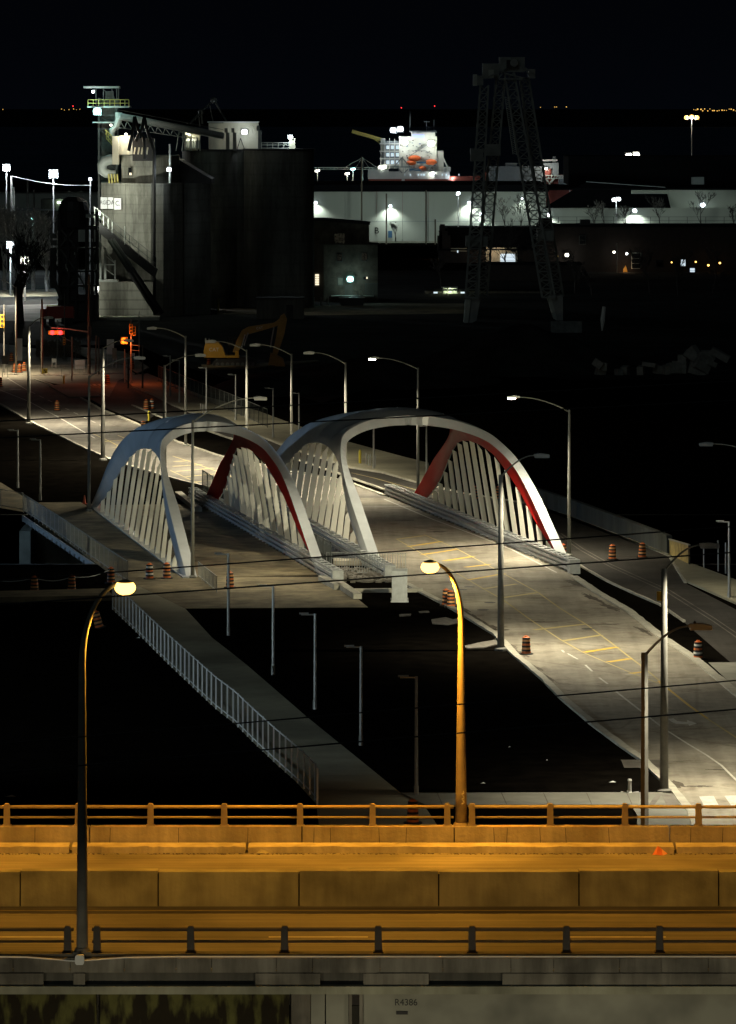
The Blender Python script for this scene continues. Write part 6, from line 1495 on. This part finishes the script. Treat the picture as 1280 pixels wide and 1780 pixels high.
# quay conveyor truss left of the ship
t = thing('quay_truss','thin cable stayed conveyor truss with pylon left of the lit ship','conveyor',(SW(630),DS-30,0)); O = Vector(t.location)
def Q(px,py): return Vector((SW(px)-O.x,0,SZ_(py)))
mb = MB(); mb.bar(Q(540,289),Q(655,289),.3,.35); mb.bar(Q(540,292),Q(655,292),.25,.25); mb.build('truss_deck','indl',t)
mb = MB()
for x in range(545,655,6): mb.bar(Q(x,292),Q(x+3,289),.12)
mb.build('truss_web','indl',t)
for a,b_ in (((630,272),(602,288)),((630,272),(655,288)),((630,272),(620,288)),((630,272),(641,288))): mb = MB(); mb.bar(Q(*a),Q(*b_),.14); mb.build('stay','indl',t)
mb = MB(); mb.bar(Q(630,322),Q(630,271),.7); mb.build('pylon','indl',t)
t = thing('quay_truss','steel portal truss in front of the ship side','conveyor',(SW(700),DS-28,0)); O = Vector(t.location)
for a,b_ in (((682,288),(715,288)),((698,272),(684,288)),((698,272),(712,288)),((698,272),(698,288)),((692,292),(700,300)),((708,292),(700,300))): mb = MB(); mb.bar(Q(*a),Q(*b_),.35); mb.build('truss_member','grey',t)
mb = MB(); mb.bar(Q(700,322),Q(700,298),.9); mb.build('portal_column','ship_w',t)
for i,(x,y,em,lab) in enumerate(((552,297,'e_warm','warm mast lamp touching the right edge of the silos'),(604,302,'e_warm','warm quay lamp, left of the close pair'),(614,294,'e_teal','taller greenish quay lamp, right of the close pair'))):
    flood('light_mast',lab,x,y,DS-35,.7,em,500,WW if em!='e_teal' else TE,pole=0,n=2)
mb = MB(); p = byD(570,DS-60); mb.box(-1.1,1.1,0,3,WZ(322,p.y),WZ(314,p.y)); tag(mb.build('roof_cabin','grey',loc=(p.x,p.y,0)),'small pale cabin on the warehouse roof near the silos','cabin')
# second ship
t = ship('bulk_carrier','grey and red bulk carrier with gantry partly behind the right crane leg',935); O = Vector(t.location)
mb = MB(); mb.yprism([(SW(845)-O.x,-2),(SW(845)-O.x,SZ_(300)),(SW(975)-O.x,SZ_(302)),(SW(1003)-O.x,SZ_(312)),(SW(1000)-O.x,-2)],5,30); mb.build('hull','ship_r',t)
sb(847,945,289,330,'grey',2,4.8,'hull_side'); sb(945,972,283,305,'grey',2,12,'deckhouse'); sb(972,985,306,330,'grey',2,4.8,'hull_side'); sb(948,958,293,345,'ship_r',1,2,'red_panel'); sb(944,970,277,280,'ship_w',2,10,'top_deck'); sb(880,900,283,289,'grey',4,8,'hatch')
sb(947,1013,304,305.5,'indl',.5,.8,'gantry_rail'); sb(947,1013,309,310.5,'indl',.5,.8,'gantry_rail')
for x in range(948,1013,5):
    mb = MB(); mb.bar((SW(x)-O.x,.6,SZ_(310)),(SW(x+2.5)-O.x,.6,SZ_(304)),.18); mb.build('gantry_web','indl',t)
for a,b_ in (((956,330),(956,318)),((956,318),(948,310)),((956,318),(964,310))): mb = MB(); mb.bar((SW(a[0])-O.x,.6,SZ_(a[1])),(SW(b_[0])-O.x,.6,SZ_(b_[1])),.5); mb.build('gantry_strut','indl',t)
sb(962,968,272,283,'ship_w',5,6,'funnel'); sb(942,944,271,283,'ship_w',5,6,'vent')
flood('ship_floodlight','arched wall lamp on the bulk carrier deckhouse',950,293,DS,.9,'e_warm',500,WW,dy=-1.5)
flood('light_mast','quay lamp in front of the bulk carrier gantry',991,304,DS-20,1.1,'e_white',1500,CW,pole=0,n=2)
flood('ship_floodlight','lamp lighting the grey hull between the crane legs',905,318,DS-30,.6,'e_white',3000,CW)
flood('light_mast','cool dazzling mast lamps seen through the left crane leg',857,326,DS-120,1.7,'e_white',1500,CW,pole=0,n=1)
flood('light_mast','second cool mast lamp left of the dazzling one in the crane leg',842,328,DS-120,1.2,'e_white',900,CW,pole=0,n=1)
# ---------------- mast lights on the right
flood('light_mast','high mast with orange-white lamps at upper right of the picture',1203,204,1500,1.5,'e_sod',2500,(1,.95,.8),pole=WZ(272,1500),n=3)
mb = MB(); p = W(1203,273,1500); mb.box(-7,7,-3,3,-.4,0); tag(mb.build('tank_top','girder',loc=(p.x,p.y,p.z)),'thin lit roof plate at the foot of the high mast','roof plate')
mb = MB(); mb.box(-20,60,0,30,-1,0); p = W(1203,273.5,1500); mb.v = [(v[0],v[1]+5,v[2]*(p.z+.5)) for v in mb.v]; tag(mb.build('storage_hall','roof',loc=(p.x,p.y,p.z-.5)),'black storage hall under the high mast at right','hall')
flood('light_mast','cluster of dazzling yard lamps standing highest above the dark annex roof',1100,271,1420,2.1,'e_warm',500,(1,1,.9),pole=0,n=2)
flood('light_mast','blue-white yard lamp just above the annex ridge, left one',1058,303,1400,1.6,'e_white',500,CW,pole=0,n=1)
flood('light_mast','wide dazzling yard lamps just above the annex ridge, right one',1081,308,1400,2.0,'e_warm',700,CW,pole=0,n=2)
flood('light_mast','slim mast with spiky white lamp among the trees before the annex',1072,347,D4-25,1.0,'e_white',900,CW,pole=0,n=2)
# ---------------- left yard lamps
Y = 900
flood('light_mast','dazzling blue-white yard lamp, larger one left of the elevator tower',93,302,Y,1.9,'e_white',9000,CW,pole=0)
flood('light_mast','dazzling blue-white yard lamp at the left picture edge',11,291,Y,1.6,'e_white',8000,CW,pole=0)
flood('light_mast','slender cool mast lamp close to the elevator tower',157,311,Y,.6,'e_white',500,CW,pole=0)
flood('light_mast','greenish yard lamp above the bare trees at left',57,381,Y-60,.8,'e_teal',1200,TE,pole=0)
flood('light_mast','blue-white lamp shining through bare branches at far left',18,425,Y-110,1.3,'e_white',14000,CW,pole=0)
flood('light_mast','warm white lamp shining through bare branches at left',43,452,Y-130,1.5,'e_warm',12000,WW,pole=0)
for i,(x,y) in enumerate(((20,306),(24,325),(48,307),(59,330),(70,410))):
    if i==4: continue
    b = byD(x,Y+10*i); mb = MB(); mb.tube([(0,0,0),(0,0,WZ(y,b.y))],.2,6); tag(mb.build('utility_pole','cpole',loc=b),['pole with cross arms beside the left edge lamp','thick pole behind the cross armed one','thin pole under the slack cable','short thin pole right of the slack cable pole'][i],'pole')
A = W(22,306,Y); B = W(158,322,Y); mb = MB(); mb.tube([A.lerp(B,i/10)-A+Vector((0,0,-.6*math.sin(math.pi*i/10))) for i in range(11)],.07,4); tag(mb.build('slack_cable','galv',loc=A),'slack cable between poles at upper left','cable')
t = thing('shed','low pale industrial shed behind the trees at left','shed',byD(85,Y+40)); k=(Y+40)/FPX
mb = MB(); mb.box(-14*k,30*k,0,8,0,WZ(346,Y+40)); mb.build('wall','silod',t); mb = MB(); mb.box(-90*k,32*k,-.3,8.3,WZ(366,Y+40),WZ(363,Y+40)); mb.build('canopy','grey',t)
mb = MB(); mb.box(15*k,25*k,-.5,-.1,WZ(353,Y+40),WZ(350,Y+40)); mb.build('strip_light','e_green',t)
struct('lit_service_road', poly([(-60,532),(130,528),(135,534),(200,548),(120,560),(-60,556)],0,.04), 'walk')
struct('lit_service_road', poly([(-60,505),(110,503),(120,515),(-60,517)],0,.04), 'walk_dark')
c = G(100,563); t = thing('parked_truck','dark red truck parked behind the junction under the trees','truck',c); k=c.y/FPX
mb = MB(); mb.box(-19*k,28*k,0,2.4,.8,2.6); mb.build('cargo_bed','truck',t); mb = MB(); mb.box(-30*k,-20*k,0,2.4,.6,2.2); mb.build('cab','truck',t)
for x in (-25,-10,12,22): mb = MB(); mb.cbox((x*k,0,.45),(.9,.3,.9)); mb.build('wheel','black',t)
t = thing('yellow_barrier_frames','yellow tubular frames by the lit service road','frame',G(96,545)); k = G(96,545).y/FPX
for x in (-14,-4,8,14): mb = MB(); mb.bar((x*k,0,0),(x*k,0,1.3),.10); mb.build('upright','yrail',t)
for z_ in (.5,1.3): mb = MB(); mb.bar((-14*k,0,z_),(14*k,0,z_),.10); mb.build('tube','yrail',t)
# ---------------- bare trees
def tree(label, base, h, seed, m='bark', spread=.55, n0=5, lean=0, depth=5, group=None, r=.3, rmin=.045):
    rr = random.Random(seed); t = thing('bare_tree', label, 'tree', base, group=group)
    tr = MB(); br = MB()
    def grow(p, d, L, rad, lev):
        pts = [p]; q = p.copy(); dd = d.copy()
        for i in range(3):
            dd = (dd + Vector((rr.uniform(-.16,.16),rr.uniform(-.16,.16),rr.uniform(-.02,.12)))).normalized(); q = q+dd*L/3; pts.append(q.copy())
        (tr if lev <= 1 else br).tube(pts,[rad,rad*.85,rad*.7,rad*.58],6 if lev<2 else 3,cap=False)
        if lev >= depth: return
        for i in range(3 if lev < 3 else 3):
            a = rr.uniform(0,6.28); s = rr.uniform(.5,1.0)*spread
            nd = (dd+Vector((math.cos(a)*s,math.sin(a)*s,rr.uniform(-.05,.25)))).normalized()
            k_ = rr.choice((1,2,3,3)); grow(pts[k_],nd,L*rr.uniform(.62,.82),rad*.5 if lev<depth-1 else max(rmin,rad*.45),lev+1)
    grow(Vector((0,0,0)),Vector((lean,0,1)).normalized(),h*.36,r,0)
    tr.build('trunk',m,t); br.build('branches',m,t)
    return t
tree('large bare tree at far left with thick dark trunk before the lit road',G(34,560),17,11,'barkd',.7,r=.7,depth=6)
tree('bare tree lit from behind, left of the process structure',byD(58,812),15,12,'bark',.6,r=.4,depth=7)
tree('bare tree at the left picture edge among lamps',byD(8,815),14,13,'bark',.7,r=.4,depth=7)
tree('bare tree touching the dark process structure',byD(82,808),13,14,'bark',.6,r=.35,depth=7)
tree('tall faint bare tree beyond the cable at upper left',byD(32,822),16,18,'bark',.6,r=.35,depth=6)
zb = WZ(393,D4-20)
for i,(x,h_,lab,sd,le,mm) in enumerate(((1220,9.5,'round bare tree in front of the rightmost warehouse lamp',21,0,'barkd'),(1150,7.5,'leaning bare tree right of the fan of light on the warehouse',22,-.5,'barkd'),(1278,6.5,'bare tree cut by the right picture edge',23,-.2,'barkd'),(1050,6.5,'bushy bare tree left of the spiky mast lamp',24,-.1,'barkd'),(1088,6.8,'bare tree just left of the fan of light',25,.1,'barkd'),(1032,5.5,'low bare tree by the dark roof box',26,0,'barkd'),(905,9,'bare tree between the crane legs',27,.1,'barkd'),(880,8,'second bare tree between the crane legs',28,-.1,'barkd'),(688,4.5,'small bare shrub tree beside the blue door sign',29,0,'bark'))):
    tree(lab,Vector((WX(x,D4-25-i),D4-25-i,zb-.5 if x<1300 and x>700 else WZ(420,D4-25-i))),h_,sd,mm,.75,lean=le,depth=5,r=.18)
for i,(x,D_,h_,lab) in enumerate(((880,900,9,'black bare tree before the pink lit wall'),(906,905,8,'black bare tree right of the pink lit wall'),(1000,800,7,'dim bare tree right of the right crane foot'),(1030,790,6,'dim bare tree in the dark court'),(1130,800,8,'dim bare tree under the tall framed window'),(1180,790,8,'dim bare tree before the cool lit window'),(1240,800,8,'dim bare tree before the orange lamps'),(768,820,6,'dim bare tree left of the lit porch'))):
    tree(lab,byD(x,D_),h_,40+i,'barkd',.7,depth=5,r=.2)
# terrace under the warehouse trees: retaining ground behind the dark buildings
g = MB(); g.box(W4(764),W4(1420),D4-48,D4-2,0,WZ(394,D4-14)); struct('terrace', g, 'roof')
# ---------------- far shore
g = MB(); g.box(-1300,1300,9000,9400,-2,CAMZ+0.5); struct('far_shore', g, 'roof')
def shore(x,y,r,em,mb): p = W(x,y,8990); mb.sphere((p.x,p.y,p.z),r,4)
mb = MB()
for i in range(20): shore(1206+i*4.1+rnd.uniform(-1,1),191+rnd.uniform(-2,1.5),rnd.uniform(.7,1.5),'',mb)
tag(mb.build('shore_lights','e_shore'),'string of tiny orange lights on the far shore at upper right','shore lights',kind='stuff')
mb = MB()
for x in (5,107,112,120,128,133,139): shore(x,190+rnd.uniform(-1,1),rnd.uniform(.4,.9),'',mb)
for x in (940,965,968,985): shore(x,186+rnd.uniform(-1,1),rnd.uniform(.5,1.0),'',mb)
tag(mb.build('shore_lights','e_shore'),'scattered faint lights on the far shore at left and beyond the crane','shore lights',kind='stuff')
for i,(x,y,lab) in enumerate(((127,184,'tiny red beacon on the far shore at left'),(756,184,'tiny red beacon above the ship'),(698,187,'faint red beacon above the ship funnel'))):
    p = W(x,y,8900); mb = MB(); mb.sphere((0,0,0),.9,5); tag(mb.build('beacon','e_red',loc=p),lab,'beacon')

# construction floodlight off the left edge: the bluish light on the railing and the near arch
flood('site_floodlight','cool construction floodlight mast beyond the left picture edge',-1178,700,330,1.0,'e_white',0,(1,1,1),pole=0)
flood('site_floodlight','second cool floodlight mast beyond the left picture edge, nearer the highway',-1600,680,212,.8,'e_white',0,(1,1,1),pole=0)
light('site_spot','SPOT',(-59.4,214,15.0),42000,(.70,.86,.92),None,size=.4,target=(-8,248,1),angle=60,blend=.6)
light('site_spot','SPOT',(-73,330,9.5),24000,(.42,.68,1.0),None,size=.4,target=(-10,338,4),angle=62,blend=.5)
# street lights under and in front of the highway that show the grimy parapet
for i in range(5):
    x_ = -13+6.5*i
    t = flood('underpass_lamp',['first','second','third','fourth','fifth'][i]+' low street light in front of the highway wall, counted from the left',640+x_*8000/121.0,190+(32-3.0)*8000/121.0,121,.4,'e_warm',0,(1,.9,.62),pole=0)
    light('lamp_spot','SPOT',(0,1.0,3.0),500,(1,.88,.60),t,size=.15,target=(0,12.8,1.0),angle=100,blend=.35)
